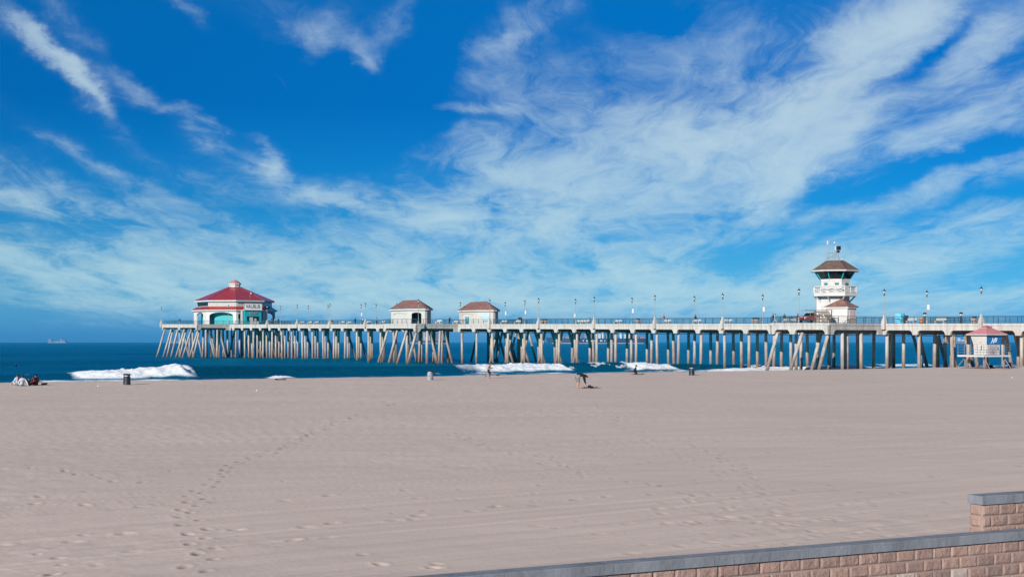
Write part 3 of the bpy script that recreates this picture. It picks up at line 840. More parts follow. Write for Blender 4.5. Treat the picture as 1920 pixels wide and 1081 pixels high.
# bents: cap beam on three piles
piles = []
caps = []
def pile(w_, s_, dw=0, ds=0, r=.275):
    zt = zdeck(s_) - 1.70
    wt = PW(w_, s_)
    piles.append((wt.length, w_, s_, zt, w_ + dw, s_ + ds, r))
for k in range(-7, 48):
    s_ = s_bent(k)
    if s_ > S_END - 2: break
    mb = MB()
    zt = zdeck(s_)
    mb.box((BW / 2, s_ - OS, zt - 1.08), (BW - .9, .8, 1.24))
    # haunched ends over the piles
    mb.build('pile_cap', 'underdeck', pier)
    for w_ in (.95, 5.05, 9.15):
        pile(w_ + random.uniform(-.05, .05), s_ + random.uniform(-.08, .08), random.uniform(-.12, .12), random.uniform(-.12, .12))
    if 17 <= k <= 22:
        pile(8.6, s_ + .5, 2.3, -.6); pile(6.2, s_ - .4, -1.6, .3)
    if -1 <= k <= 2 or k in (33, 34, 36, 38, 41, 42):
        pile(8.7, s_ + .4, 2.6, .3)
    if k in (-1, 0, 1): pile(6.4, s_ + .4, 2.2, .4)
for (w_, a, b), n_ in zip(PLAT, (3, 4, 6)):
    for sgn in (0, 1):
        W_ = (lambda v: v) if not sgn else (lambda v: BW - v)
        o_ = -1 if not sgn else 1
        mid = (a + b) / 2
        for i in range(n_):
            s_ = a + .9 + (b - a - 1.8) * i / (n_ - 1)
            pile(W_(w_ + .75), s_, o_ * 2.5 * random.uniform(.85, 1.1), 0)
            if n_ == 3:
                pile(W_(w_ + 5.4), s_ + .3, (o_ * 2.2 if i == 1 else 0), 0)
                continue
            pile(W_(w_ + 3.6), s_ + .3, (o_ * 2.0 if i % 2 else 0), 0)
            pile(W_(w_ + 6.8), s_ - .3, (-o_ * 1.8 if i % 2 else o_ * .2), .2)
        for t in (.35, .7):
            pile(W_(w_ * t), a + .7, o_ * .1, -.1)
            if n_ > 3: pile(W_(w_ * t + .8), a + 1.1, -o_ * 2.0, -.2)
        for s_ in np.linspace(a + 1.2, b - 1.2, max(2, n_ - 1)):
            mb = MB(); c_ = (W_(w_ + .6) + W_(-.2)) / 2
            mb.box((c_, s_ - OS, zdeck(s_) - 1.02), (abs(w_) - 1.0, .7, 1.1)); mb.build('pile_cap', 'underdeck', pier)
piles.sort()
rest = MB()
for i, (dst, w_, s_, zt, wb, sb, r) in enumerate(piles):
    fr_ = (zt + 3.2) / (zt - .5)                       # carry the lean on below the water
    a = PL(w_ + (wb - w_) * fr_, s_ + (sb - s_) * fr_, -3.2); b = PL(w_, s_, zt + .12)
    mb = MB() if i < 100 else rest
    mb.tube(a, b, r * random.uniform(.97, 1.06), r, 10)
    if i < 100: mb.build('pile', 'pile', pier, smooth=False)
tag(rest.build('pile', 'pile', pier), kind='stuff')
# a slack service pipe and loops of hose under the shore end of the deck
mb = MB()
for k in range(0, 24):
    a = PL(5.0, s_bent(k) + .5, zdeck(s_bent(k)) - 1.9); b = PL(5.0, s_bent(k + 1) - .5, zdeck(s_bent(k + 1)) - 1.9)
    mb.tube(a, b, .07, .07, 6)
mb.build('service_pipe', 'greymetal', pier)

# ---- railings ------------------------------------------------------------
def railing(path, label, name='pier_railing'):
    c0 = path[0]
    root = thing(name, label, 'railing', PW(c0[0], c0[1]), UA)
    z0 = zdeck(c0[1])
    rails = MB(); posts = []
    H_ = (1.07, .76, .46, .16)
    for a, b in zip(path[:-1], path[1:]):
        a = Vector(a); b = Vector(b); ln = (b - a).length
        for h, r in zip(H_, (.045, .028, .028, .028)):
            rails.tube((a.x - c0[0], a.y - c0[1], zdeck(a.y) - z0 + h), (b.x - c0[0], b.y - c0[1], zdeck(b.y) - z0 + h), r, r, 5)
        n_ = max(1, round(ln / 2.06))
        for i in range(n_):
            q = a + (b - a) * (i / n_)
            posts.append((PW(q.x, q.y).length, q))
    rails.build('rails', 'rail', root)
    posts.sort(key=lambda t: t[0])
    rest = MB()
    for i, (d_, q) in enumerate(posts):
        mb = MB() if i < 100 else rest
        z_ = zdeck(q.y) - z0
        mb.box((q.x - c0[0], q.y - c0[1], z_ + .53), (.07, .07, 1.06))
        if i < 100: mb.build('post', 'rail', root)
    if len(posts) > 100: tag(rest.build('post', 'rail', root), kind='stuff')
    return root
ins = lambda w_, s_: (w_, s_)
rn = [(.12, S_START), (.12, 279.92), (-12.38, 279.92), (-12.38, 292.28), (.12, 292.28), (.12, 403.82), (-11.28, 403.82), (-11.28, 418.38), (.12, 418.38), (.12, 530.12), (-10.38, 530.12), (-10.38, S_END - .12)]
railing(rn, 'dark blue pipe railing along the beach facing edge of the pier deck')
railing([(BW - w_, s_) for w_, s_ in rn] + [(-10.38, S_END - .12)], 'dark blue pipe railing along the far edge of the pier deck, behind the benches')

# ---- lamps -----------------------------------------------------------------
def lamp_proto(pedestal, banner):
    t = thing('street_lamp', 'x', 'street lamp', (0, 0, -50), UA, 'lamps along the pier')
    z0 = 0.0
    if pedestal:
        mb = MB()
        r = lambda a, z: [(-a, -a * .8, z), (a, -a * .8, z), (a, a * .8, z), (-a, a * .8, z)]
        mb.loft([r(.40, -.95), r(.40, .20), r(.36, .30), r(.14, 1.15), r(.11, 1.40)]); mb.build('pedestal', 'concrete', t)
        z0 = 1.40
    else:
        MB().lathe([(.17, 0), (.17, .5), (.10, .62)], 8).build('base', 'pole', t)
        z0 = .62
    MB().lathe([(.062, z0), (.042, 4.50)], 8).build('post', 'pole', t)
    mb = MB(); mb.lathe([(.06, 4.45), (.16, 4.50), (.07, 4.60), (.05, 4.74), (.15, 4.84), (.17, 4.88)], 8)
    mb.build('neck', 'black', t)
    MB().lathe([(.13, 4.88), (.22, 5.18)], 8).build('lantern_glass', 'lampglass', t)
    mb = MB(); mb.lathe([(.27, 5.17), (.25, 5.22), (.10, 5.36), (.05, 5.44), (.02, 5.68)], 8); mb.build('lantern_roof', 'black', t)
    if banner:
        mb = MB(); mb.box((.0, -.30, 2.75), (.05, .48, .85)); bn = mb.build('banner', 'whitecloth', t)
        mb = MB()
        for z in (3.22, 2.28): mb.tube((0, 0, z), (0, -.62, z), .02, .02, 5)
        mb.build('banner_arm', 'pole', t)
    return t
protos = {}
def lamp(px, w_, pedestal, banner, label):
    s_ = s_at(px, w_)
    loc = PW(w_, s_); loc.z = zdeck(s_)
    key = (pedestal, banner)
    if key not in protos:
        protos[key] = lamp_proto(pedestal, banner); t = protos[key]; t.location = loc; t['label'] = label
    else: t = dup(protos[key], loc, UA, label)
    return t
WN_, WF_ = -.12, BW - .35
for a in [
    (1840, WN_, True, False, 'tall lamp on a concrete pedestal directly above the pink-roofed lifeguard hut'),
    (1658, WN_, True, False, 'lamp on a concrete pedestal just right of the white lookout tower'),
    (1498, -12.2, False, False, 'pale lamp without pedestal just left of the red lifeguard truck'),
    (1355, WN_, True, False, 'pedestal lamp first to the left of the pair of concrete bins by the lookout tower'),
    (1228, WN_, True, False, 'pedestal lamp just left of the person in the red jacket'),
    (1114, WN_, True, False, 'pedestal lamp standing above the lettered middle of the container ship'),
    (1010, WN_, True, False, 'pedestal lamp just left of the bow of the navy container ship'),
    (918, WN_, True, False, 'lamp rising in front of the right part of the mural kiosk roof'),
    (784.5, -11.5, False, False, 'lamp standing in front of the arched opening of the cream kiosk'),
    (685, WN_, True, False, 'pedestal lamp second to the left of the cream kiosk on the near edge'),
    (618.5, WN_, True, False, 'pedestal lamp midway between the red-roofed restaurant and the cream kiosk'),
    (557, WN_, True, False, 'pedestal lamp with splayed base second to the right of the red-roofed restaurant'),
    (501, WN_, True, False, 'pedestal lamp overlapping the dark right end of the red-roofed restaurant'),
    (428.5, -10.6, False, False, 'thin lamp in front of the big teal arch of the restaurant'),
    (302.5, -10.6, True, False, 'lamp on the outermost corner pedestal at the sea end of the pier'),
    (1738, WF_, False, True, 'far side lamp with white banner just right of the blue tarpaulin'),
    (1430, WF_, False, True, 'far side lamp with white banner next to the pair of concrete bins'),
    (1302, WF_, False, False, 'far side lamp without banner beside the person in dark blue'),
    (1185, WF_, False, True, 'far side lamp with white banner above the stern half of the container ship'),
    (1079, WF_, False, False, 'far side lamp without banner beside the white pole sign'),
    (984, WF_, False, True, 'far side lamp with white banner just right of the standing couple'),
    (947, WF_ + 8, False, True, 'lamp with white banner just right of the mural kiosk'),
    (863, WF_ + 2, False, False, 'lamp rising behind the left slope of the mural kiosk roof'),
    (744, WF_, False, False, 'lamp whose top shows behind the left slope of the cream kiosk roof'),
    (705, WF_, False, False, 'far side lamp first to the left of the cream kiosk'),
    (677, WF_, False, True, 'far side lamp with white banner beside a pedestal lamp left of the cream kiosk'),
    (615, WF_, False, False, 'thin far side lamp almost touching the pedestal lamp midway to the restaurant'),
    (578, WF_, False, False, 'short looking far lamp third to the right of the red-roofed restaurant'),
    (526, WF_, False, False, 'thin lamp just right of the restaurant on the far side'),
    (362, WF_ + 8, False, False, 'thin lamp at the left corner of the red-roofed restaurant'),
]: lamp(*a)

# ------------------------------------------------------------------ building helpers
def octa(R, z=None, c=(0, 0), ang=22.5, n=8):
    p_ = [(c[0] + R * math.cos(math.radians(ang + 360 / n * k)), c[1] + R * math.sin(math.radians(ang + 360 / n * k))) for k in range(n)]
    return p_ if z is None else [(x, y, z) for x, y in p_]

def arch_panel(mb, a, b, z0, z1, op=None, th=.3):
    """wall panel from a to b; op = (u0, u1, spring, crown) as distance along and heights; opening reaches the floor"""
    a = Vector(a); b = Vector(b); ln = (b - a).length; d = (b - a) / ln; inn = Vector((-d.y, d.x))
    if op is None: pts = [(0, z0), (ln, z0), (ln, z1), (0, z1)]
    else:
        u0, u1, sp_, cr_ = op
        arc = []
        n = 10
        for i in range(n + 1):
            t = PI * (1 - i / n)
            arc.append(((u0 + u1) / 2 + (u1 - u0) / 2 * math.cos(t), sp_ + (cr_ - sp_) * math.sin(t)))
        pts = [(0, z0), (u0, z0)] + arc + [(u1, z0), (ln, z0), (ln, z1), (0, z1)]
    P_ = lambda off: [((a + d * u + inn * off).x, (a + d * u + inn * off).y, z) for u, z in pts]
    mb.loft([P_(0), P_(th)][::-1], True, True)

def text_part(name, body, size, material, parent, loc, rot, extrude=.03, sx=1.0, shear=0.0):
    cu = bpy.data.curves.new('lettering', 'FONT'); cu.body = body; cu.size = size; cu.extrude = extrude
    cu.align_x = 'CENTER'; cu.align_y = 'CENTER'; cu.shear = shear
    o = bpy.data.objects.new('tmp', cu); col.objects.link(o)
    dg = bpy.context.evaluated_depsgraph_get()
    me = bpy.data.meshes.new_from_object(o.evaluated_get(dg)); bpy.data.objects.remove(o)
    me.name = name; me.materials.clear(); me.materials.append(M[material] if isinstance(material, str) else material)
    t = bpy.data.objects.new(name, me); col.objects.link(t); t.parent = parent
    t.location = loc; t.rotation_euler = rot; t.scale = (sx, 1, 1)
    return t

M['signboard'] = mat('bright_signboard', (.72, .70, .67), .5, .05)
# ---- restaurant at the sea end ----------------------------------------------
rc = (7.0, 541.8)
rest_ = thing('restaurant', 'octagonal white and teal restaurant with two-tiered red roof at the pier end', 'restaurant', PW(rc[0], rc[1]), UA)
Rw, Re, Rc, Rm = 12.5, 13.2, 11.5, 12.3
ow = octa(Rw)
def oct_face(k): return ow[k % 8], ow[(k + 1) % 8]
# octagon vertices at 22.5 + 45k: face k spans vertices k..k+1; outward normal at 45(k+1)
for k in range(8):
    a, b = oct_face(k)
    ln = (Vector(a) - Vector(b)).length
    mb = MB()
    nrm = 45 * (k + 1) % 360
    if nrm == 270:   # shore face with the serving portal
        arch_panel(mb, a, b, 0, 4.05, (.7, ln - .7, 2.9, 3.6), .45)
    elif nrm == 180: arch_panel(mb, a, b, 0, 4.05, (2.3, ln - 2.3, 2.7, 3.7), .45)
    else: arch_panel(mb, a, b, 0, 4.05, (1.0, ln - 1.0, 2.6, 3.65), .45)
    mb.build('arcade_wall', 'white', rest_)
mb = MB(); mb.loft([octa(10.2, 0), octa(10.2, 4.3)]); mb.build('inner_wall', 'teal', rest_)
mb = MB(); mb.loft([octa(Re, 4.05), octa(Re + .05, 4.40)]); mb.build('lower_eave', 'white', rest_)
mb = MB(); mb.loft([octa(Re + .02, 4.402), octa(Rc + .05, 5.45)]); mb.build('lower_roof', 'redroof', rest_)
mb = MB(); mb.loft([octa(Rc, 4.6), octa(Rc, 6.9)]); cl_ = mb.build('upper_wall', 'cream_dull', rest_)
oc = octa(Rc + .03)
for k in range(8):
    nrm = 45 * (k + 1) % 360
    a, b = Vector(oc[k]), Vector(oc[(k + 1) % 8])
    if nrm in (180, 315, 0, 90):
        mb = MB(); q0 = a.lerp(b, .04); q1 = a.lerp(b, .96)
        mb.loft([[(q0.x, q0.y, 5.6), (q1.x, q1.y, 5.6), (q1.x, q1.y, 6.75), (q0.x, q0.y, 6.75)], [(q0.x * .99, q0.y * .99, 5.6), (q1.x * .99, q1.y * .99, 5.6), (q1.x * .99, q1.y * .99, 6.75), (q0.x * .99, q0.y * .99, 6.75)]])
        mb.build('clerestory_window', 'glassdark', rest_)
    elif nrm in (225, 270):
        mb = MB()
        for i in range(1, 18):
            q0 = a.lerp(b, i / 18)
            mb.box((q0.x, q0.y, 6.2), (.10, .10, 1.3))
        mb.build('batten', 'white', rest_)
mb = MB(); mb.loft([octa(Rm, 6.9), octa(Rm + .08, 7.32)]); mb.build('main_eave', 'white', rest_)
mb = MB(); mb.loft([octa(Rm + .05, 7.322), octa(1.75, 11.75)]); rf = mb.build('main_roof', 'redroof', rest_)
mb = MB()
for v, v2 in zip(octa(Rm + .05, 7.36), octa(1.75, 11.79)): mb.tube(v, v2, .09, .07, 5)
mb.build('hip_trim', 'redroof', rf)
mb = MB(); mb.box((2.0, -7.5, 9.6), (.3, .3, .55)); mb.build('roof_vent', 'white', rf)
mb = MB(); mb.loft([octa(1.7, 11.6), octa(1.6, 12.5)]); cu_ = mb.build('cupola', 'white', rest_)
mb = MB(); mb.loft([octa(1.95, 12.4), octa(2.0, 12.8)]); mb.build('cupola_eave', 'white', cu_)
mb = MB(); mb.loft([octa(1.98, 12.802), octa(1.2, 13.5), octa(.4, 13.95)]); mb.build('cupola_roof', 'pinkroof', cu_)
# serving portal on the face that looks to the shore
yf = -Rw * math.cos(PI / 8)
pp = MB(); pp.box((.2, yf - .55, 2.1), (5.6, 1.5, 4.2)); po = pp.build('portal', 'teal', rest_)
mb = MB(); mb.box((.2, yf - 1.305, 1.55), (4.0, .05, 1.7)); mb.build('portal_window', 'glassdark', po)
mb = MB(); mb.box((-.4, yf - 1.34, 1.5), (1.2, .05, 1.2)); mb.box((1.0, yf - 1.34, 1.35), (.6, .05, .8)); mb.build('menu_board', 'cream_dull', po)
mb = MB(); mb.box((.6, yf - 1.6, .45), (2.6, .5, .9)); mb.build('counter', 'white', po)
mb = MB(); mb.lathe([(1.35, 0), (1.5, .06), (1.35, .12)], 20); fr_ = mb.build('oval_sign', 'greymetal', po); fr_.scale = (1, .3, 1); fr_.location = (.3, yf - 1.31, 3.35); fr_.rotation_euler = (PI / 2, 0, 0)
mb = MB(); mb.box((.2, yf - .7, 4.32), (6.2, 2.0, .22)); mb.build('portal_cornice', 'white', po)
mb = MB(); mb.box((-3.15, yf - .6, 2.15), (.55, .55, 4.3)); mb.build('pilaster', 'white', rest_); mb = MB(); mb.box((4.2, yf - .3, 2.05), (.9, .5, 4.1)); mb.build('pilaster', 'white', rest_)
mb = MB(); mb.box((.2, yf - 1.2, 5.35), (5.6, .30, 1.75)); sg = mb.build('name_board', 'signboard', rest_)
mb = MB()
for (x_, z_, w2, h2) in ((.2, 6.28, 5.8, .12), (.2, 4.42 + .06, 5.8, .0999), (-2.68, 5.38, .12, 1.7), (3.08, 5.38, .12, 1.7)): mb.box((x_, yf - 1.3, z_), (w2, .2, h2))
mb.build('board_frame', 'mauve', sg)
tx = text_part('lettering', 'VAUBLIB', 1.75, 'black', sg, (.2, yf - 1.37, 5.33), (PI / 2, 0, 0), .02, .72)
# ---- kiosks --------------------------------------------------------------------
def kiosk(label, w_, s_, kind):
    t = thing('kiosk', label, 'kiosk', PW(w_, s_), UA, 'tile roofed kiosks on the pier')
    A, Bq, C = 3.08, 3.95, .3
    plan = [(-A, Bq), (-A, -Bq), (-C, -Bq - 2.78), (C, -Bq - 2.78), (A, -Bq), (A, Bq), (C, Bq + 2.78), (-C, Bq + 2.78)]
    for i in range(8):
        a, b = plan[i], plan[(i + 1) % 8]
        mb = MB(); ln = math.dist(a, b)
        op = None
        if kind == 'arch' and i == 1: op = (.75, ln - .85, 2.2, 2.62)
        arch_panel(mb, a, b, 0, 3.2, op, .22)
        wl = mb.build('wall', 'cream', t)
        if kind == 'arch' and i == 0:
            mb = MB(); n = 12
            for j in range(n):
                t0, t1 = PI * j / n, PI * (j + 1) / n
                y0, y1 = 2.9 * math.cos(t0), 2.9 * math.cos(t1)
                mb.tube((-A - .05, y0, 2.15 + .42 * math.sin(t0)), (-A - .05, y1, 2.15 + .42 * math.sin(t1)), .09, .09, 6)
            mb.build('arch_moulding', 'cream_dull', wl)
        if kind == 'mural' and i == 0:
            mb = MB(); mb.box((-A - .02, .4, 1.15), (.06, 2.3, 2.3)); dr = mb.build('door', 'mural', t)
            mb = MB(); mb.box((-A - .06, -.05, .95), (.04, .62, 1.9)); mb.box((-A - .06, .85, .95), (.04, .62, 1.9)); mb.build('door_leaf', 'teal_dark', dr)
            mb = MB(); n = 10
            for j in range(n):
                t0, t1 = PI * j / n, PI * (j + 1) / n
                mb.tube((-A - .05, .3 + 2.6 * math.cos(t0), 2.35 + .35 * math.sin(t0)), (-A - .05, .3 + 2.6 * math.cos(t1), 2.35 + .35 * math.sin(t1)), .06, .06, 6)
            mb.build('arch_moulding', 'cream_dull', t)
        if kind == 'mural' and i == 1:
            d = (Vector(b) - Vector(a)).normalized(); o_ = Vector((d.y, -d.x)) ; 
            c_ = (Vector(a) + Vector(b)) / 2
            rz = math.atan2(d.y, d.x)
            mb = MB(); mb.box((c_.x + o_.x * .03, c_.y + o_.y * .03, 2.2), (2.5, .08, .85), rz); mb.build('mural_panel', 'mural', wl)
            mb = MB(); c2_ = c_ + d * .15 + o_ * .05
            mb.box((c2_.x, c2_.y, 1.25), (1.5, .12, .95), rz); mb.build('serving_hatch', 'mural', wl)
            mb = MB(); c2_ = c2_ + o_ * .06; mb.box((c2_.x, c2_.y, .98), (1.3, .08, .3), rz); mb.build('hatch_sill', 'bluewrap', wl)
        if i == 3:
            d = (Vector(b) - Vector(a)).normalized(); o_ = Vector((d.y, -d.x)); c_ = (Vector(a) + Vector(b)) / 2
            mb = MB(); mb.box((c_.x + o_.x * .03, c_.y + o_.y * .03, 1.05), (1.2, .08, 2.1), math.atan2(d.y, d.x)); mb.build('door', 'mauve', wl)
    def off(e): return [(math.copysign(abs(x) + e * (1 if abs(x) > 1 else .45), x), math.copysign(abs(y) + e * (.5 if abs(y) < 5 else 1), y)) for x, y in plan]
    mb = MB(); mb.prism(off(.42)[::-1], 3.16, 3.50); mb.build('eave', 'white', t)
    mb = MB()
    r0 = [(x, y, 3.502) for x, y in off(.52)[::-1]]; r1 = [(math.copysign(.06, x), math.copysign(min(abs(y), 3.4), y), 5.62) for x, y in off(.52)[::-1]]
    mb.loft([r0, r1]); mb.build('roof', 'tile', t)
    mb = MB(); mb.prism(off(-.3)[::-1], .02, .05); mb.build('floor', 'concrete', t)
    return t
def kpos(px, w_): return s_at(px, w_)
kiosk('cream kiosk with arched opening and brown tiled roof, nearer the restaurant', -5.5, kpos(770.5, -5.5), 'arch')
k2 = kiosk('cream kiosk with pale blue mural, teal double door and brown tiled roof', 15.6, kpos(897.5, 15.6), 'mural')

# ---- lookout tower ------------------------------------------------------------
tw = -5.4; ts = s_at(1565.5, tw)
tower = thing('lookout_tower', 'white octagonal lookout tower with dark glass cab, balcony and aerials', 'tower', PW(tw, ts), UA)
mb = MB(); mb.loft([octa(2.42, 0), octa(2.42, 7.0)]); sh = mb.build('shaft', 'white', tower)
mb = MB(); mb.loft([octa(2.47, 6.72), octa(2.50, 7.06)]); mb.build('cab_base', 'white', tower)
for k in range(8):
    nrm = math.radians(45 * (k + 1)); ap = 2.42 * math.cos(PI / 8)
    if k in (3, 4, 5):
        mb = MB(); c_ = Vector((math.cos(nrm), math.sin(nrm))) * (ap + .06); tt = Vector((-math.sin(nrm), math.cos(nrm)))
        c_ = c_ + tt * (.15)
        mb.box((c_.x, c_.y, 6.30), (.10, .62, .34), nrm); mb.build('louvre_vent', 'teal_dark', sh)
mb = MB(); mb.loft([octa(2.44, 7.06), octa(3.28, 8.25)]); cab = mb.build('cab_glazing', 'glassdark', tower)
mb = MB()
for a, b in zip(octa(2.47, 7.06), octa(3.31, 8.25)): mb.tube(a, b, .10, .10, 6)
mb.build('mullion', 'teal', cab)
mb = MB(); mb.loft([octa(3.98, 8.25), octa(4.05, 8.48)]); mb.build('roof_eave', 'white', tower)
mb = MB(); mb.loft([octa(4.02, 8.482), octa(1.55, 10.05)]); rf = mb.build('roof', 'brownroof', tower)
# balcony with crossed panels
mb = MB(); mb.loft([octa(3.62, 4.32), octa(3.62, 4.80)]); bal = mb.build('balcony_floor', 'white', tower)
ob = octa(3.55)
for k in range(8):
    a, b = Vector(ob[k]), Vector(ob[(k + 1) % 8])
    mb = MB()
    P_ = lambda t, z: (a.lerp(b, t).x, a.lerp(b, t).y, z)
    for z, r in ((5.85, .10), (5.52, .05), (4.88, .09)): mb.tube(P_(0, z), P_(1, z), r, r, 5)
    for t in (0, .5): mb.tube(P_(t, 4.6), P_(t, 5.9), .09, .09, 5)
    for t0 in (0, .5):
        mb.tube(P_(t0, 4.92), P_(t0 + .5, 5.5), .06, .06, 5); mb.tube(P_(t0, 5.5), P_(t0 + .5, 4.92), .06, .06, 5)
    mb.build('balustrade', 'white', bal)
mb = MB()
for a, b in zip(octa(3.4, 4.34), octa(2.40, 3.35)): mb.tube(a, b, .09, .09, 5)
mb.build('brace', 'white', tower)
mb = MB(); mb.box((-1.9, 1.75, 2.2), (1.2, .7, 4.4), math.radians(45)); mb.build('stair_core', 'white', tower)
# annex room on the shore side
ax = [(-2.3, -4.6), (-.2, -4.6), (.2, -4.2), (.2, -1.2), (-2.9, -1.0), (-3.6, -1.6)]
mb = MB(); mb.prism(ax, 0, 2.35); an = mb.build('annex_wall', 'white', tower)
big_ = lambda e: [(-1.5 + (x + 1.5) * (1 + e / 1.9), -2.9 + (y + 2.9) * (1 + e / 1.8)) for x, y in ax]
mb = MB(); mb.prism(big_(.30), 2.33, 2.55); mb.build('annex_eave', 'white', an)
mb = MB(); mb.loft([[(x, y, 2.552) for x, y in big_(.42)], [(-1.5 + (x + 1.5) * .08, -2.7 + (y + 2.9) * .08, 3.8) for x, y in ax]]); mb.build('annex_roof', 'tile', an)
mb = MB(); mb.box((-1.2, -4.62, 1.05), (1.15, .08, 2.1)); mb.build('annex_door', 'mauve', an)
# aerials
mast = MB()
for x_, y_, z1_, r in ((-.9, .9, 13.3, .05), (-.6, .7, 13.9, .035), (.0, -.1, 14.4, .045), (.35, -.35, 12.3, .08), (-.2, .3, 11.9, .045), (.15, .2, 11.2, .04), (-1.1, 1.0, 11.4, .05)):
    mast.tube((x_, y_, 10.0), (x_, y_, z1_), r, r * .7, 5)
mast.tube((-.9, .9, 11.3), (.35, -.35, 11.3), .045, .045, 5); mast.tube((-.6, .7, 11.0), (-.9, .9, 10.1), .04, .04, 5); mast.tube((.0, -.1, 11.2), (.6, -.6, 10.3), .04, .04, 5); mast.tube((-.9, .9, 10.6), (.35, -.35, 10.7), .03, .03, 5); mast.tube((-.9, .9, 10.2), (0, 0, 11.2), .03, .03, 5)
mast.tube((.35, -.35, 10.2), (1.2, -1.3, 10.6), .025, .02, 5)
mast.build('aerial_mast', 'greymetal', tower)
mb = MB(); mb.box((.40, -.42, 12.1), (.5, .5, .62)); mb.build('floodlight', 'black', tower); mb = MB(); mb.lathe([(.1, 11.35), (.32, 11.5), (.32, 11.62), (.1, 11.72)], 10, (.36, -.36)); mb.build('siren_horn', 'black', tower)
mb = MB(); mb.box((-.78, .8, 13.0), (.16, .16, .55)); mb.box((-.1, .0, 13.0), (.22, .2, .22)); mb.box((.0, -.15, 12.1), (.14, .14, .6)); mb.lathe([(.02, 10.1), (.2, 10.2), (.02, 10.4)], 8, (.7, -.8)); mb.build('antenna_box', 'whitecloth', tower)

# lattice screen beside the tower
sc_s = s_at(1542, -11.4)
scn = thing('lattice_screen', 'brown brick patterned lattice screen between the red truck and the tower annex', 'screen', PW(-11.2, sc_s), UA)
mb = MB(); R_ = random.Random(4)
for i in range(9):
    for j in range(7):
        y_ = -1.4 + i * .35 + (.17 if j % 2 else 0)
        if R_.random() < .88: mb.box((0, y_, .15 + j * .27), (.12, .31, .20))
mb.build('screen_panel', 'brown', scn)
mb = MB(); mb.box((0, .0, 2.03), (.14, 3.5, .08)); mb.box((0, -1.72, 1.0), (.14, .1, 2.0)); mb.box((0, 1.75, 1.0), (.14, .1, 2.0)); mb.build('screen_frame', 'brown', scn)

# ================================================================== THINGS
def sandz(x, y):
    s_ = x * UV.x + y * UV.y; r_ = x * NV.x + y * NV.y
    e_ = 122 + 2.2 * (float(fbm(np.array([r_ / 26]), np.array([3.3]), 3, 5)[0]) - .5) * 2 + 3.0 * float(sstep(-30, -75, np.array([x]))[0])
    d_ = s_ - e_
    z = BEACH + .10 * math.exp(-(d_ / 6.0) ** 2)
    if d_ > 0: z -= .0034 * min(d_, 20) ** 2 + .012 * d_
    if d_ > 20: z -= (d_ - 20) * .07
    return z + .05 * (float(fbm(np.array([x / 9]), np.array([y / 9]), 3, 1)[0]) - .5)
def on_beach(px, py, ymax=175):
    """first point of the beach met by the view ray through a pixel"""
    y = 18.0; last = None
    while y < ymax:
        x = (px - CX) / F * y; zr = CAMZ - (py - HY) / F * y
        zs = sandz(x, y)
        if zr <= zs: return Vector((x, y, zs - .01))
        y += .25
    return Vector((x, y, zs - .01))

M['greyshort'] = mat('grey_patterned_shorts', (.20, .20, .195), .85, .5, 14)
# ---- figures ----------------------------------------------------------------
RAD = dict(pelvis=.165, waist=.145, chest=.175, neck=.058, head=.092, crown=.072, nose=.016, sh=.082, el=.056, wr=.036, hand=.038, hip=.120, knee=.074, ank=.050, toe=.036)
def pose_stand(bend=0):
    return dict(pelvis=(0, 0, .93), waist=(.01, 0, 1.09), chest=(0, 0, 1.30), neck=(0, 0, 1.47), head=(.03, 0, 1.60), crown=(.02, 0, 1.70),
                shL=(0, .19, 1.40), elL=(-.03, .25, 1.13), wrL=(.06, .26, .90), shR=(0, -.19, 1.40), elR=(-.03, -.25, 1.13), wrR=(.06, -.26, .90),
                hipL=(0, .10, .88), knL=(.03, .11, .48), anL=(0, .11, .08), toL=(.16, .13, .04), hipR=(0, -.10, .88), knR=(.03, -.11, .48), anR=(0, -.11, .08), toR=(.16, -.13, .04))
def pose_walk():
    p_ = pose_stand()
    p_.update(elL=(-.14, .24, 1.15), wrL=(-.12, .23, .92), elR=(.06, -.25, 1.14), wrR=(.22, -.22, .98), knL=(.16, .11, .50), anL=(.30, .11, .10), toL=(.45, .12, .08),
              knR=(-.06, -.10, .50), anR=(-.33, -.10, .16), toR=(-.22, -.11, .04))
    return p_
def pose_lean():
    p_ = pose_stand()
    p_.update(chest=(.14, 0, 1.27), neck=(.24, 0, 1.42), head=(.31, 0, 1.54), crown=(.33, 0, 1.64), shL=(.16, .19, 1.36), shR=(.16, -.19, 1.36), elL=(.34, .22, 1.14), wrL=(.58, .12, 1.13), elR=(.34, -.22, 1.14), wrR=(.58, -.12, 1.13))
    return p_
def pose_seat():
    """sitting on a bench, seat height .45"""
    return dict(pelvis=(0, 0, .56), waist=(-.02, 0, .72), chest=(.02, 0, .93), neck=(.04, 0, 1.10), head=(.09, 0, 1.22), crown=(.09, 0, 1.32),
                shL=(.02, .19, 1.03), elL=(.08, .25, .78), wrL=(.30, .20, .68), shR=(.02, -.19, 1.03), elR=(.08, -.25, .78), wrR=(.30, -.20, .68),
                hipL=(.05, .11, .52), knL=(.46, .13, .52), anL=(.44, .13, .08), toL=(.60, .14, .04), hipR=(.05, -.11, .52), knR=(.46, -.13, .52), anR=(.44, -.13, .08), toR=(.60, -.14, .04))
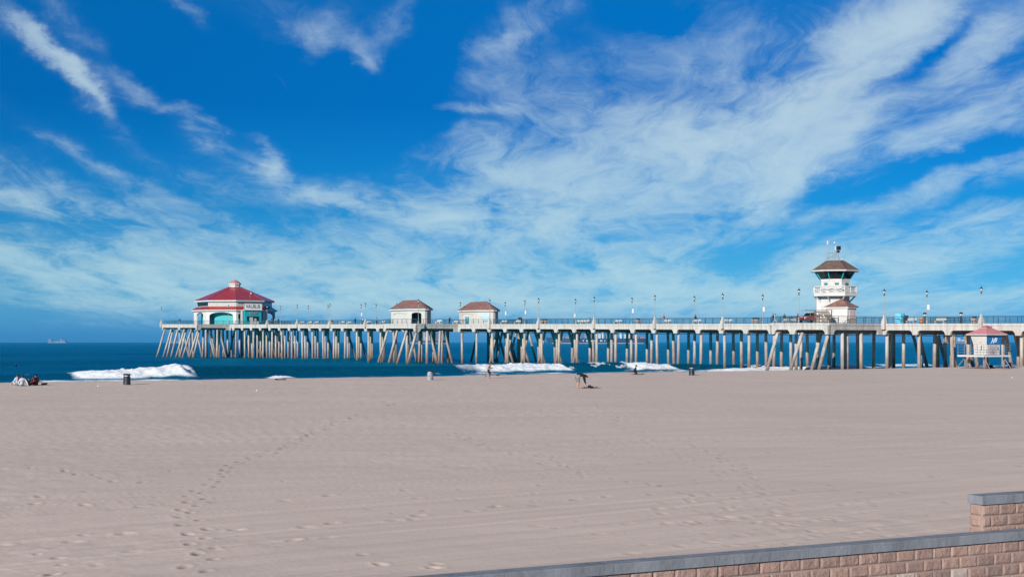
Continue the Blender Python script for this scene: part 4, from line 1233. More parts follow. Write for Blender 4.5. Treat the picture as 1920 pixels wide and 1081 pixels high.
def pose_ground(lean=-.08, prop=False):
    """sitting on the sand, legs out"""
    p_ = dict(pelvis=(0, 0, .13), waist=(lean * .5, 0, .28), chest=(lean, 0, .50), neck=(lean + .02, 0, .67), head=(lean + .06, 0, .79), crown=(lean + .06, 0, .88),
              shL=(lean, .19, .60), elL=(lean + .10, .26, .36), wrL=(.30, .22, .28), shR=(lean, -.19, .60), elR=(lean + .10, -.26, .36), wrR=(.30, -.22, .28),
              hipL=(.06, .11, .12), knL=(.42, .20, .32), anL=(.68, .14, .07), toL=(.82, .16, .10), hipR=(.06, -.11, .12), knR=(.42, -.20, .32), anR=(.68, -.14, .07), toR=(.82, -.16, .10))
    if prop: p_.update(elR=(lean - .10, -.34, .34), wrR=(lean - .14, -.42, .06), shR=(lean, -.20, .58))
    return p_
def pose_run():
    """jogging, torso leaning forward, rear foot off the ground"""
    return dict(pelvis=(0, 0, .80), waist=(.05, 0, .95), chest=(.14, 0, 1.14), neck=(.23, 0, 1.30), head=(.31, 0, 1.41), crown=(.33, 0, 1.51),
                shL=(.14, .19, 1.23), elL=(.18, .27, .98), wrL=(.42, .20, 1.00), shR=(.14, -.19, 1.23), elR=(-.10, -.27, 1.04), wrR=(.12, -.25, .88),
                hipL=(.01, .10, .76), knL=(.22, .11, .42), anL=(.10, .11, .07), toL=(.25, .12, .03), hipR=(0, -.10, .76), knR=(.10, -.11, .40), anR=(-.24, -.11, .27), toR=(-.27, -.12, .12))
def pose_bend():
    """bending from the hips, arms reaching to the sand"""
    return dict(pelvis=(0, 0, .90), waist=(.14, 0, 1.00), chest=(.36, 0, 1.03), neck=(.54, 0, .98), head=(.64, 0, .90), crown=(.72, 0, .85),
                shL=(.46, .19, .95), elL=(.50, .22, .66), wrL=(.54, .16, .40), shR=(.46, -.19, .95), elR=(.48, -.22, .64), wrR=(.58, -.14, .36),
                hipL=(-.02, .10, .84), knL=(.03, .12, .46), anL=(-.02, .12, .08), toL=(.14, .13, .04), hipR=(-.02, -.10, .84), knR=(.05, -.12, .46), anR=(0, -.12, .08), toR=(.16, -.13, .04))
def pose_kneel():
    return dict(pelvis=(0, 0, .34), waist=(.03, 0, .48), chest=(.10, 0, .68), neck=(.15, 0, .84), head=(.20, 0, .95), crown=(.20, 0, 1.04),
                shL=(.10, .19, .78), elL=(-.08, .30, .56), wrL=(-.22, .30, .42), shR=(.10, -.19, .78), elR=(.20, -.24, .54), wrR=(.30, -.20, .32),
                hipL=(.02, .10, .30), knL=(.34, .14, .12), anL=(-.10, .14, .06), toL=(-.24, .15, .05), hipR=(.02, -.10, .30), knR=(.38, -.14, .36), anR=(.34, -.14, .07), toR=(.50, -.15, .04))
BONES = [('pelvis', 'waist', 'top'), ('waist', 'chest', 'top'), ('chest', 'neck', 'top'), ('neck', 'head', 'skin'), ('head', 'crown', 'skin'), ('head', 'nose', 'skin')] + \
        [b for s_ in 'LR' for b in (('chest', 'sh' + s_, 'top'), ('sh' + s_, 'el' + s_, 'sleeve'), ('el' + s_, 'wr' + s_, 'fore'), ('wr' + s_, 'hand' + s_, 'skin'),
         ('pelvis', 'hip' + s_, 'bottom'), ('hip' + s_, 'kn' + s_, 'thigh'), ('kn' + s_, 'an' + s_, 'shin'), ('an' + s_, 'to' + s_, 'shoe'))]

_bodies = {}
def body_mesh(key, P, cloth, scale=1.0, fingers=True, sub=1, bulk=1.0):
    """one continuous skinned surface over the joints; cloth maps bone tags to materials"""
    ck = (key, tuple(sorted(cloth.items())), scale)
    if ck in _bodies: return _bodies[ck]
    J = {k: Vector(v) for k, v in P.items()}
    fw = (J['head'] - J['neck']); face = Vector((1, 0, 0)) if abs(fw.z) > .05 else Vector((0, 0, -1))
    if key == 'bend': face = Vector((.35, 0, -.94))
    J['nose'] = J['head'] + face * .105
    bones = list(BONES); R_ = {}
    for s_ in 'LR':
        d = (J['wr' + s_] - J['el' + s_]).normalized()
        J['hand' + s_] = J['wr' + s_] + d * .085
    def rad(k):
        k = k.rstrip('LR') if k not in RAD else k
        return RAD[{'kn': 'knee', 'an': 'ank', 'to': 'toe'}.get(k, k)]
    for k in J: R_[k] = rad(k) * (bulk * (1.2 if bulk > 1.4 and k in ('waist', 'chest') else 1) if k.rstrip('LR') in ('pelvis', 'waist', 'chest', 'hip', 'kn', 'sh', 'el') else 1)
    if fingers:
        for s_ in 'LR':
            d = (J['hand' + s_] - J['wr' + s_]).normalized(); side = d.cross(Vector((1, 0, 0)) if abs(d.x) < .8 else Vector((0, 0, 1))).normalized(); up = d.cross(side)
            sg = 1 if s_ == 'L' else -1
            for i, (o_, ln) in enumerate(((-.030, .075), (-.010, .088), (.011, .082), (.030, .062))):
                a = 'f%d%s' % (i, s_); b = 'g%d%s' % (i, s_)
                J[a] = J['hand' + s_] + side * o_ + d * (ln * .55); J[b] = J[a] + (d * .8 + up * .5 * sg).normalized() * ln * .55
                R_[a] = .0095; R_[b] = .008; bones += [('hand' + s_, a, 'skin'), (a, b, 'skin')]
            a = 'f4' + s_; b = 'g4' + s_
            J[a] = J['wr' + s_] + d * .045 + side * .045 ; J[b] = J[a] + (d * .7 + side * .3).normalized() * .045
            R_[a] = .011; R_[b] = .009; bones += [('hand' + s_, a, 'skin'), (a, b, 'skin')]
    names = list(J); ix = {k: i for i, k in enumerate(names)}
    me = bpy.data.meshes.new('skeleton'); me.from_pydata([J[k] for k in names], [(ix[a], ix[b]) for a, b, _ in bones], [])
    o = bpy.data.objects.new('skeleton', me); col.objects.link(o)
    md = o.modifiers.new('skin', 'SKIN'); md.use_smooth_shade = True
    sv = me.skin_vertices[0].data if len(me.skin_vertices) else None
    if sv is None:
        bpy.context.view_layer.objects.active = o; bpy.ops.mesh.customdata_skin_add() if hasattr(bpy.ops.mesh, 'customdata_skin_add') else None
        sv = me.skin_vertices[0].data
    for k in names:
        r_ = R_[k]
        sv[ix[k]].radius = (r_, r_ * (.86 if k in ('chest', 'waist', 'pelvis') else 1)); sv[ix[k]].use_root = (k == 'pelvis')
    ss = o.modifiers.new('sub', 'SUBSURF'); ss.levels = sub; ss.render_levels = sub
    bpy.context.view_layer.update()
    dg = bpy.context.evaluated_depsgraph_get()
    nm = bpy.data.meshes.new_from_object(o.evaluated_get(dg))
    bpy.data.objects.remove(o)
    mats = []
    seg = [(J[a], J[b], cloth.get(t, cloth.get({'sleeve': 'top', 'fore': 'skin', 'thigh': 'bottom', 'shin': 'bottom', 'shoe': 'bottom'}.get(t, t), 'skin'))) for a, b, t in bones]
    nm.materials.clear()
    for _, _, m_ in seg:
        if m_ not in mats: mats.append(m_); nm.materials.append(M[m_])
    for f in nm.polygons:
        c = f.center; best = 9; bm = 0
        for a, b, m_ in seg:
            ab = b - a; t = max(0, min(1, (c - a).dot(ab) / max(ab.length_squared, 1e-9)))
            d = (a + ab * t - c).length
            if d < best: best = d; bm = mats.index(m_)
        f.material_index = bm; f.use_smooth = True
    nm.name = 'body'
    _bodies[ck] = (nm, J, face)
    return _bodies[ck]

def person(label, loc, rz, key, P, cloth, hair='hair', tail=False, scale=1.0, group=None, fingers=True, cat='person', eyes=True, hat=None, bulk=1.0):
    cl = {'skin': 'skin', 'top': 'blackcloth', 'bottom': 'navy'}; cl.update(cloth)
    nm, J, face = body_mesh(key, P, cl, fingers=fingers, sub=1, bulk=bulk)
    o = bpy.data.objects.new('person', nm); col.objects.link(o)
    o.location = loc; o.rotation_euler = (0, 0, rz); o.scale = (scale,) * 3
    tag(o, label, cat, group)
    # hair sits on crown and back of the head
    c = J['head'].lerp(J['crown'], .45); up = (J['crown'] - J['head']).normalized()
    if up.length < .1: up = Vector((0, 0, 1))
    back = -face
    mb = MB(); n = 12
    rings = []
    for i in range(7):
        t = i / 6; lat = -.55 + t * 2.05
        lat = min(lat, 1.5)
        rr_ = .112 * math.cos(lat); h_ = .118 * math.sin(lat)
        rings.append([c + back * .022 + up * h_ + (back * math.cos(2 * PI * j / n) + back.cross(up).normalized() * math.sin(2 * PI * j / n)) * rr_ +
                      (face * -.02 * max(0, -math.cos(2 * PI * j / n))) + up * (.05 * max(0, -math.cos(2 * PI * j / n)) * (1 - t)) for j in range(n)])
    mb.loft(rings)
    if tail: mb.tube(c + back * .10, c + back * .15 - Vector((0, 0, .34)), .045, .02, 6)
    h = mb.build('hair', hat or hair, o, True)
    if eyes:
        for s_ in (-1, 1):
            mb = MB(); sd_ = face.cross(up).normalized() * .034 * s_
            e_ = J['head'] + up * .03 + face * .086 + sd_
            mb.lathe([(.004, -.012), (.013, 0), (.004, .012)], 6)
            q = mb.build('eye', 'black', o); q.location = e_
    return o

# on the beach
GB = 'people sitting on the sand'
FACE_SEA = math.atan2(UV.y, UV.x)
person('person in white with a long dark ponytail, leftmost of the seated group', on_beach(33, 722.5), FACE_SEA + .25, 'groundA', pose_ground(-.02), dict(top='whitecloth', fore='whitecloth', bottom='denim', shoe='boardwhite'), tail=True, group=GB)
person('person in white shirt propped on one straight arm on the sand', on_beach(41, 723.5), FACE_SEA + .1, 'groundB', pose_ground(-.14, True), dict(top='whitecloth', fore='whitecloth', bottom='denim', shoe='skin'), group=GB, scale=.95)
person('small figure in black low on the sand between white shirt and red jacket', on_beach(55, 722.5), FACE_SEA - .5, 'groundC', pose_ground(-.22), dict(top='blackcloth', fore='blackcloth', bottom='blackcloth', shoe='blackcloth'), group=GB, scale=.72)
pr_ = person('person in black hoodie with red sleeve, rightmost of the seated group', on_beach(67, 722.5), FACE_SEA - .1, 'groundD', pose_ground(.04), dict(top='blackcloth', sleeve='redcloth', fore='redcloth', bottom='blackcloth', shoe='blackcloth'), hat='blackcloth', group=GB, scale=1.02)
for i, (px, py, lb) in enumerate(((80.5, 721.5, 'black sandal on the sand close beside the person in red and black'), (85, 721, 'black sandal further from the seated group, rightmost dark speck'))):
    mb = MB(); mb.lathe([(.05, 0), (.06, .03), (.05, .05)], 10); mb.box((.0, .04, .08), (.12, .04, .06)); o = mb.build('sandal', 'blackcloth', None, loc=on_beach(px, py)); o.scale = (2.6, 1.2, 1.6)
    tag(o, lb, 'sandal', 'pair of sandals')
person('bare-chested runner in black shorts jogging along the water edge', on_beach(915.5, 709), .15, 'run', pose_run(), dict(top='skin', sleeve='skin', bottom='olive', shin='skin', shoe='blackcloth'), scale=1.02)
person('man in black long-sleeved top and pale shorts bending down over gear', on_beach(1083, 728), .05, 'bend', pose_bend(), dict(top='blackcloth', fore='blackcloth', bottom='greyshort', shin='skin', shoe='skin'), scale=1.06, bulk=1.5)
sl_ = on_beach(1190, 702)
person('surfer in black wetsuit kneeling on the sand beside a board', sl_, -.2, 'kneel', pose_kneel(), dict(top='blackcloth', fore='blackcloth', bottom='blackcloth', shoe='blackcloth'), scale=.95)
person('tanned person standing under the lifeguard hut platform', on_beach(1817, 689.5, 200), PI / 2, 'standT', pose_stand(), dict(top='skin', sleeve='skin', bottom='tan', shin='skin', shoe='skin'), scale=.82, fingers=False)
# the board held by the kneeling surfer
def board(name, label, L_, Wd, loc, rz, pitch, m_):
    mb = MB(); rings = []
    for i in range(13):
        t = -1 + 2 * i / 12; hw = Wd / 2 * max(.04, (1 - abs(t) ** 2.6)) ; th = .035 * max(.25, 1 - t * t)
        zz = .10 * t ** 4 * L_ * .4
        rings.append([(t * L_ / 2, hw * math.cos(a), zz + th * math.sin(a)) for a in [2 * PI * j / 10 for j in range(10)]])
    mb.loft(rings); o = mb.build(name, m_, None, True); o.location = loc; o.rotation_euler = (0, pitch, rz)
    return tag(o, label, 'surfboard')
b_ = board('surfboard', 'dark surfboard slanting up to the left of the kneeling surfer', 2.1, .52, sl_ + Vector((-.78, -.15, .60)), 0.0, .42, 'board')
b_.rotation_euler = (.12, .38, 0)
mb = MB(); mb.tube((.0, 0, .05), (.35, 0, .04), .05, .06, 8); mb.tube((.35, 0, .04), (.55, 0, .16), .06, .04, 8)
tag(mb.build('swim_fin', 'kelp', None, loc=sl_ + Vector((.45, -.1, 0))), 'dark swim fin lying on the sand right of the kneeling surfer', 'swim fin')
# gear under the bending man's hands
g0 = on_beach(1100, 727.5)
mb = MB(); R_ = random.Random(3)
for i in range(26):
    x_ = R_.uniform(-.30, .62); y_ = R_.uniform(-.15, .2)
    mb.tube((x_, y_, .02 + R_.random() * .05), (x_ + R_.uniform(-.2, .25), y_ + R_.uniform(-.15, .15), .02 + R_.random() * .14), .022, .014, 5)
mb.lathe([(.02, 0), (.13, .04), (.16, .13), (.11, .23), (.02, .26)], 10, (.22, 0))
mb.tube((.3, 0, .03), (.62, 0, .02), .03, .03, 6); mb.tube((.60, 0, .02), (.78, .02, .13), .03, .045, 6)
tag(mb.build('kelp_tangle', 'kelp', None, loc=g0), 'dark tangled heap with one long tail lying before the bending man', 'heap')

# small dark things along the tide line
for (px, py, sx, sz, nm, lb) in ((527, 712, .55, .16, 'kelp_clump', 'small dark kelp clump in front of the little white breaker'), (783, 703.5, .55, .10, 'kelp_clump', 'flat dark kelp streak just left of the poster covered bin'),
                                 (934, 703.5, .22, .14, 'kelp_clump', 'tiny dark clump just right of the runner'), (93, 713.5, .9, .12, 'kelp_clump', 'long flat dark kelp line at the water edge right of the seated group')):
    mb = MB(); R_ = random.Random(int(px))
    for i in range(12):
        a_ = R_.uniform(0, 6.28)
        mb.tube((R_.uniform(-sx, sx) * .6, R_.uniform(-.1, .1), .0), (R_.uniform(-sx, sx), R_.uniform(-.2, .2), sz * R_.random()), sz * .35, sz * .2, 5)
    tag(mb.build(nm, 'kelp', None, loc=on_beach(px, py)), lb, 'kelp', 'kelp clumps on the tide line')
for px, py, lb in ((184, 724.5, 'white scrap of litter on the sand left of the first bin'), (1898, 708, 'white scrap of litter on the sand below the lifeguard hut'), (482, 733, 'pale scrap of litter on open sand left of centre')):
    mb = MB(); mb.lathe([(.05, 0), (.12, .03), (.06, .08), (.01, .1)], 6); tag(mb.build('litter', 'whitecloth', None, loc=on_beach(px, py)), lb, 'litter', 'scraps of litter')

# surfers out in the water
def in_water(px, py, z=.1):
    Y = (CAMZ - z) * F / (py - HY); return Vector(((px - CX) / F * Y, Y, z - .18))
for px, py, sc, lb in ((30, 689, .9, 'surfer sitting upright on a board offshore, larger of two at far left'), (104, 687, .5, 'distant surfer low in the water, the smaller dark dot at left'), (1776, 680.5, .75, 'surfer low in the water between the pier piles at right')):
    P_ = in_water(px, py)
    person(lb, P_, FACE_SEA + .4, 'kneelW', pose_kneel(), dict(top='blackcloth', fore='blackcloth', bottom='blackcloth', shoe='blackcloth'), scale=sc, fingers=False, group='surfers waiting in the water')
    board('surfboard', {30: 'pale board under the larger offshore surfer', 104: 'pale board under the smaller offshore surfer', 1776: 'pale board under the surfer between the piles'}[px], 2.0, .5, P_ + Vector((0, 0, .02)), FACE_SEA + .4, 0, 'boardwhite')

# ---- litter bins on the beach ---------------------------------------------------
def beach_bin(label, loc, rz, h=.92, wrap=None):
    t = thing('litter_bin', label, 'litter bin', loc, rz, 'litter bins on the beach')
    k = h / .92
    MB().lathe([(.285 * k, 0), (.30 * k, .02), (.29 * k, .36 * k), (.297 * k, .37 * k), (.283 * k, .39 * k), (.28 * k, .70 * k), (.29 * k, .72 * k)], 22).build('drum', wrap or 'binbody', t)
    for a in range(4):
        mb = MB(); mb.box((.25 * k * math.cos(a * PI / 2 + .7), .25 * k * math.sin(a * PI / 2 + .7), .77 * k), (.04, .04, .12 * k)); mb.build('lid_post', 'black', t)
    MB().lathe([(.235 * k, .70 * k), (.235 * k, .82 * k)], 18).build('liner', 'whitecloth', t)
    ld = MB().lathe([(.31 * k, .81 * k), (.33 * k, .83 * k), (.33 * k, .87 * k), (.26 * k, .92 * k), (.02, .935 * k)], 22).build('lid', 'black', t)
    mb = MB(); mb.tube((.31 * k, 0, .86 * k), (.40 * k, 0, .84 * k), .02, .02, 6); mb.tube((.40 * k, 0, .84 * k), (.42 * k, 0, .74 * k), .02, .02, 6); mb.build('lid_hook', 'black', ld)
    return t
beach_bin('black drum litter bin standing alone on the sand in front of the left breaker', on_beach(238, 721), 0)
beach_bin('litter bin wrapped in a printed blue and brown poster at the sand edge', on_beach(806.5, 712), 0, .90, 'poster')
beach_bin('black drum litter bin in front of white wash right of the kneeling surfer', on_beach(1297, 703), 0, .93)
beach_bin('short dark litter bin just right of the lifeguard hut', on_beach(1893, 690.2, 200), PI, .80)

M['shutter'] = mat('pale_shutter', (.36, .32, .33), .6, .1)
M['strut'] = mat('weathered_struts', (.20, .19, .18), .7, .2)
# ---- lifeguard hut -----------------------------------------------------------------
lp = Vector((.3337 * 187, 187, 0)); lp.z = sandz(lp.x, lp.y) - .03
lg = thing('lifeguard_hut', 'white lifeguard hut with faded pink roof and blue sign on raised platform', 'lifeguard hut', lp, math.radians(-63.4))
def sq(h, z, cx=0, cy=0): return [(cx - h, cy - h, z), (cx + h, cy - h, z), (cx + h, cy + h, z), (cx - h, cy + h, z)]
fc = (1.2, -1.2)   # offset so that the near corner of hut stands over the platform
mb = MB(); mb.loft([sq(1.16, 1.86), sq(1.16, 3.15), sq(1.42, 4.30), sq(1.42, 4.42)]); hw = mb.build('wall', 'white', lg)
mb = MB()
for z in np.arange(2.0, 3.1, .16): mb.box((0, -1.165, z), (2.3, .02, .03)); 
mb.build('cladding', 'cream', hw)
mb = MB(); mb.loft([sq(1.80, 4.42), sq(1.84, 4.56)]); mb.build('eave', 'white', lg)
mb = MB(); mb.loft([sq(1.83, 4.562), sq(.48, 5.36)]); rf = mb.build('roof', 'pinkroof', lg)
mb = MB(); mb.loft([sq(.46, 5.34), sq(.46, 5.46)]); cp = mb.build('roof_vent', 'white', lg)
mb = MB(); mb.loft([sq(.58, 5.46), sq(.10, 5.72)]); mb.build('vent_cap', 'pinkroof', cp)
# blue sign on the flared right face (normal +x)
mb = MB(); e_ = .03
q = [(1.16 + e_, -1.16, 3.15), (1.16 + e_, 1.16, 3.15), (1.42 + e_, 1.42, 4.36), (1.42 + e_, -1.42, 4.36)]
mb.loft([[(x - .05, y, z) for x, y, z in q], q]); sgn = mb.build('blue_sign', 'signblue', lg)
tilt = math.atan2(.26, 1.15)
def sign_text(ch, yoff, size, sx=1.0):
    t = text_part('lettering', ch, size, 'signwhite', sgn, (1.30 + e_ + .012, yoff, 3.74), (0, 0, 0), .006, sx, .22)
    mt = Matrix.Rotation(PI / 2, 4, 'Z') @ Matrix.Rotation(PI / 2 + tilt, 4, 'X')
    t.rotation_euler = mt.to_euler()
    return t
sign_text(')(', -.26, .86, 1.15); sign_text('B', .22, .84, .95)
mb = MB(); mb.box((1.19, -.25, 2.45), (.05, 1.45, 1.2)); dr = mb.build('shutter', 'shutter', lg); pass
mb = MB()
for i in range(6): mb.box((1.225, -.15, 2.05 + i * .16), (.02, .9, .035))
mb.build('notice_lines', 'greymetal', dr)
mb = MB(); mb.box((1.19, .80, 2.65), (.04, .09, .42)); mb.build('door_handle', 'black', lg)
mb = MB(); mb.loft([[(.12, -1.20, 3.26), (.16, -1.20, 3.26), (.38, -1.26, 3.60), (-.10, -1.26, 3.60)], [(.12, -1.17, 3.26), (.16, -1.17, 3.26), (.38, -1.23, 3.60), (-.10, -1.23, 3.60)]]); mb.build('ochre_emblem', 'yellow', lg)
mb = MB(); mb.box((.25, -1.19, 2.75), (.10, .04, .65)); mb.build('rescue_can_slot', 'black', lg)
# platform, rail, legs
mb = MB(); mb.box((-.25, -.25, 1.70), (4.7, 4.7, .22)); pf = mb.build('platform', 'white', lg)
mb = MB()
for z in (.35, .70, 1.05, 1.38):
    for a, b in (((-2.55, -2.55), (2.05, -2.55)), ((2.05, -2.55), (2.05, 2.05)), ((-2.55, -2.55), (-2.55, 2.05)), ((-2.55, 2.05), (2.05, 2.05))):
        mb.tube((a[0], a[1], 1.81 + z), (b[0], b[1], 1.81 + z), .016, .016, 5)
mb.build('rail', 'greymetal', pf)
for i in range(4):
    for a, b in (((-2.55, -2.55), (2.05, -2.55)), ((2.05, -2.55), (2.05, 2.05)), ((2.05, 2.05), (-2.55, 2.05)), ((-2.55, 2.05), (-2.55, -2.55))):
        mb = MB(); x_, y_ = a[0] + (b[0] - a[0]) * i / 4, a[1] + (b[1] - a[1]) * i / 4
        mb.box((x_, y_, 2.5), (.04, .04, 1.4)); mb.build('rail_post', 'greymetal', pf)
for x_, y_ in ((-1.9, -1.9), (1.5, -1.9), (1.5, 1.5), (-1.9, 1.5)):
    mb = MB(); mb.box((x_, y_, .80), (.14, .14, 1.6)); lgp = mb.build('leg', 'strut', lg)
    mb = MB(); mb.tube((x_, y_, 1.5), (x_ * 1.75, y_ * 1.1, .02), .05, .05, 6); mb.build('brace', 'strut', lgp)
for y_ in (-1.9, 1.5):
    mb = MB(); mb.box((-.2, y_, .06), (5.2, .2, .16)); mb.build('skid', 'brown', lg)
o_ = MB(); o_.lathe([(.05, 0), (.28, .05), (.30, .3), (.12, .45)], 10); tag(o_.build('kit_bag', 'blackcloth', None, loc=on_beach(1858, 689.8, 200)), 'small black bag with white top on the sand beneath the hut', 'bag')

# ---- things on the pier deck -----------------------------------------------------
def D(px, w_):
    s_ = s_at(px, w_); p_ = PW(w_, s_); return p_
bench0 = None
def bench(px, w_, label, rz=0.0):
    global bench0
    if bench0 is None:
        t = thing('bench', label, 'bench', D(px, w_), UA + rz, 'pale benches on the pier')
        mb = MB(); mb.box((0, 0, .44), (.5, 1.9, .09)); mb.build('seat', 'cream_dull', t)
        mb = MB(); mb.box((.27, 0, .70), (.08, 1.9, .30)); mb.build('backrest', 'cream_dull', t)
        for y_ in (-.75, .75):
            mb = MB(); mb.box((0, y_, .20), (.48, .16, .40)); mb.build('leg', 'cream_dull', t)
        bench0 = t; return t
    return dup(bench0, D(px, w_), UA + rz, label)
for a in [(565, 1.5, 'pale bench first right of the pedestal lamp by the restaurant'), (580, 1.5, 'pale bench below the short far lamp, left of its twin'), (592, 1.5, 'pale bench midway between the two left pedestal lamps'),
          (641, 1.5, 'pale bench left of the person in black near the kiosk'), (654, 8.0, 'pale bench on the far side left of the person in black'),
          (690, 1.5, 'pale bench right of the pedestal lamp near the cream kiosk'), (718, 1.5, 'pale bench closest to the left wall of the cream kiosk'),
          (822, -9.5, 'pale bench in the gap between the two kiosks'), (854, 1.5, 'pale bench against the left end of the mural kiosk'),
          (944, 1.5, 'pale bench just right of the mural kiosk'), (970, 1.5, 'pale bench in front of the standing couple'),
          (1086, 1.5, 'pale bench right of the white pole sign'), (1098, 1.5, 'pale bench beside the seated cyclist'), (1158, 1.5, 'pale bench alone between two pedestal lamps above the ship'),
          (1250, 1.5, 'pale bench in front of the person in red'), (1306, 1.5, 'pale bench in front of the person in dark blue'), (1364, 1.5, 'pale bench right of the pedestal lamp at centre right'),
          (1475, 1.5, 'pale bench beside the standing figure in navy'), (1489, 1.5, 'pale bench under the figure with crossed legs'), (1763, 1.5, 'pale bench midway between the two telescopes'), (1708, 1.5, 'low pale bench right of the blue tarpaulin')]: bench(*a)
bin0 = None
def deckbin(px, w_, label):
    global bin0
    if bin0 is None:
        t = thing('deck_bin', label, 'litter bin', D(px, w_), UA, 'square bins on the pier')
        mb = MB(); mb.box((0, 0, .42), (.75, .75, .84), 0, .94); mb.build('bin_body', 'tan_concrete', t)
        mb = MB(); mb.lathe([(.38, .84), (.38, .92), (.28, 1.06), (.05, 1.12)], 12); mb.build('lid', 'black', t)
        bin0 = t; return t
    return dup(bin0, D(px, w_), UA, label)
M['tan_concrete'] = mat('tan_aggregate', (.30, .24, .21), .85, .2, 6)
for a in [(1018, 2, 'square bin just right of the pedestal lamp by the ship bow, left of a pair'), (1023.5, 2, 'square bin by the ship bow, right one of a pair'), (1197, 2, 'square bin with dark lid alone left of the person in red'),
          (1414, 2, 'square bin with dark lid, left one of the pair near the lookout tower'), (1420, 2, 'square bin with dark lid, right one of the pair near the lookout tower'), (1827, 2, 'square bin just left of the lamp above the lifeguard hut'),
          (622, 2, 'square bin right of the pedestal lamp between restaurant and kiosk')]: deckbin(*a)
tele0 = None
for px, lb in ((1734, 'black viewing telescope beside the orange barrel'), (1802, 'black viewing telescope alone left of the lamp above the lifeguard hut')):
    if tele0 is None:
        t = thing('viewing_telescope', lb, 'telescope', D(px, .9), UA, 'viewing telescopes'); tele0 = t
        MB().lathe([(.24, 0), (.24, .12), (.13, .2), (.12, 1.18)], 10).build('column', 'black', t)
        mb = MB(); mb.lathe([(.12, 1.2), (.19, 1.26), (.19, 1.42), (.1, 1.46)], 10); hd = mb.build('head', 'lampglass', t)
        mb = MB(); mb.box((0, 0, 1.58), (.30, .42, .26)); mb.build('optics', 'black', t)
    else: dup(tele0, D(px, .9), UA, lb)
t = thing('orange_barrel', 'orange barrel on the pier deck beside a black telescope', 'barrel', D(1727.5, 1.5), UA)
MB().lathe([(.28, .1), (.30, .14), (.26, .5), (.30, .54), (.24, .92), (.20, .96)], 14).build('drum', 'orange', t); MB().lathe([(.36, 0), (.36, .1)], 12).build('base', 'black', t)
# tarpaulin covered stall
t = thing('covered_stall', 'upright stall wrapped in a creased bright blue tarpaulin on the pier deck', 'stall', D(1688, 1.6), UA)
mb = MB(); rings = []
R_ = random.Random(9)
for i in range(8):
    z = 1.6 * i / 7; ring = []
    for j in range(24):
        a_ = 2 * PI * j / 24; c_, s_ = math.cos(a_), math.sin(a_)
        k_ = 1 / max(abs(c_), abs(s_)) ** .8
        rr_ = .62 * k_ * (1 + R_.uniform(-.06, .06)) * (1 - .10 * (i == 7)) * (1.04 if i == 0 else 1)
        ring.append((c_ * rr_, s_ * rr_ * 1.0, z + (R_.uniform(-.05, .05) if 0 < i else 0)))
    rings.append(ring)
mb.loft(rings); mb.build('tarpaulin', 'bluewrap', t)
mb = MB(); mb.tube((-.6, -.72, 1.0), (.6, -.72, 1.05), .02, .02, 5); mb.build('rope', 'black', t)
t = thing('hand_cart', 'dark upright cart tight against the right of the blue tarpaulin', 'cart', D(1699, 1.6), UA)
mb = MB(); mb.box((0, 0, .72), (.7, .42, 1.15), 0, .9); mb.build('cart_box', 'dark', t)
for y_ in (-.25, .25):
    mb = MB(); mb.lathe([(.02, -.04), (.14, -.04), (.14, .04), (.02, .04)], 12); q = mb.build('wheel', 'black', t); q.location = (0, y_, .15); q.rotation_euler = (PI / 2, 0, 0)
t = thing('pole_sign', 'small white sign on a pole on the far side of the deck', 'sign', D(1078, 7.5), UA)
mb = MB(); mb.tube((0, 0, 0), (0, 0, 2.3), .035, .035, 6); mb.build('pole', 'pole', t); mb = MB(); mb.box((-.05, 0, 1.9), (.03, .5, .8)); mb.build('sign_plate', 'white', t)

# red lifeguard truck
tp = D(1519, -8.2)
tr = thing('lifeguard_truck', 'red lifeguard pickup truck with white bonnet and board rack by the tower', 'truck', tp, math.radians(222))
mb = MB()
prof = [(-2.2, .45), (2.15, .45), (2.2, .75), (2.12, .98), (.75, 1.08), (-.55, 1.08), (-2.2, 1.02)]
mb.loft([[(x, -.86, z) for x, z in prof], [(x, -.92, z * .99 + .005) for x, z in prof], [(x, .92, z * .99 + .005) for x, z in prof], [(x, .86, z) for x, z in prof]][::-1]); mb.build('body', 'red', tr)
mb = MB(); mb.loft([[(2.08, -.78, .99), (2.08, .78, .99), (.82, .82, 1.10), (.82, -.82, 1.10)], [(2.02, -.74, 1.03), (2.02, .74, 1.03), (.80, .78, 1.14), (.80, -.78, 1.14)]]); mb.build('bonnet', 'white', tr)
mb = MB(); mb.loft([[(.85, -.80, 1.08), (.85, .80, 1.08), (-.65, .80, 1.08), (-.65, -.80, 1.08)], [(.25, -.66, 1.68), (.25, .66, 1.68), (-.5, .66, 1.68), (-.5, -.66, 1.68)]]); cb = mb.build('cab_windows', 'glassdark', tr)
mb = MB(); mb.box((-.12, 0, 1.71), (.9, 1.36, .06)); mb.build('cab_roof', 'white', cb)
mb = MB()
for x_ in (1.0, -1.9):
    for y_ in (-.75, .75): mb.tube((x_, y_, 1.05), (x_ * .95, y_, 2.05), .03, .03, 5)
for y_ in (-.75, .75): mb.tube((1.5, y_, 2.05), (-2.1, y_, 2.05), .03, .03, 5)
for x_ in (.95, -.4, -1.8): mb.tube((x_, -.75, 2.05), (x_, .75, 2.05), .03, .03, 5)
mb.build('board_rack', 'greymetal', tr)
for y_ in (-.58, .58):
    mb = MB(); mb.lathe([(.02, 0), (.12, .01), (.12, .05), (.02, .06)], 10); q = mb.build('headlight', 'lampglass', tr); q.location = (2.17, y_, .80); q.rotation_euler = (0, PI / 2, 0)
mb = MB(); mb.box((2.24, 0, .55), (.14, 1.7, .18)); mb.build('bumper', 'dark', tr)
mb = MB(); mb.box((2.19, 0, .78), (.06, .8, .18)); mb.build('grille', 'black', tr)
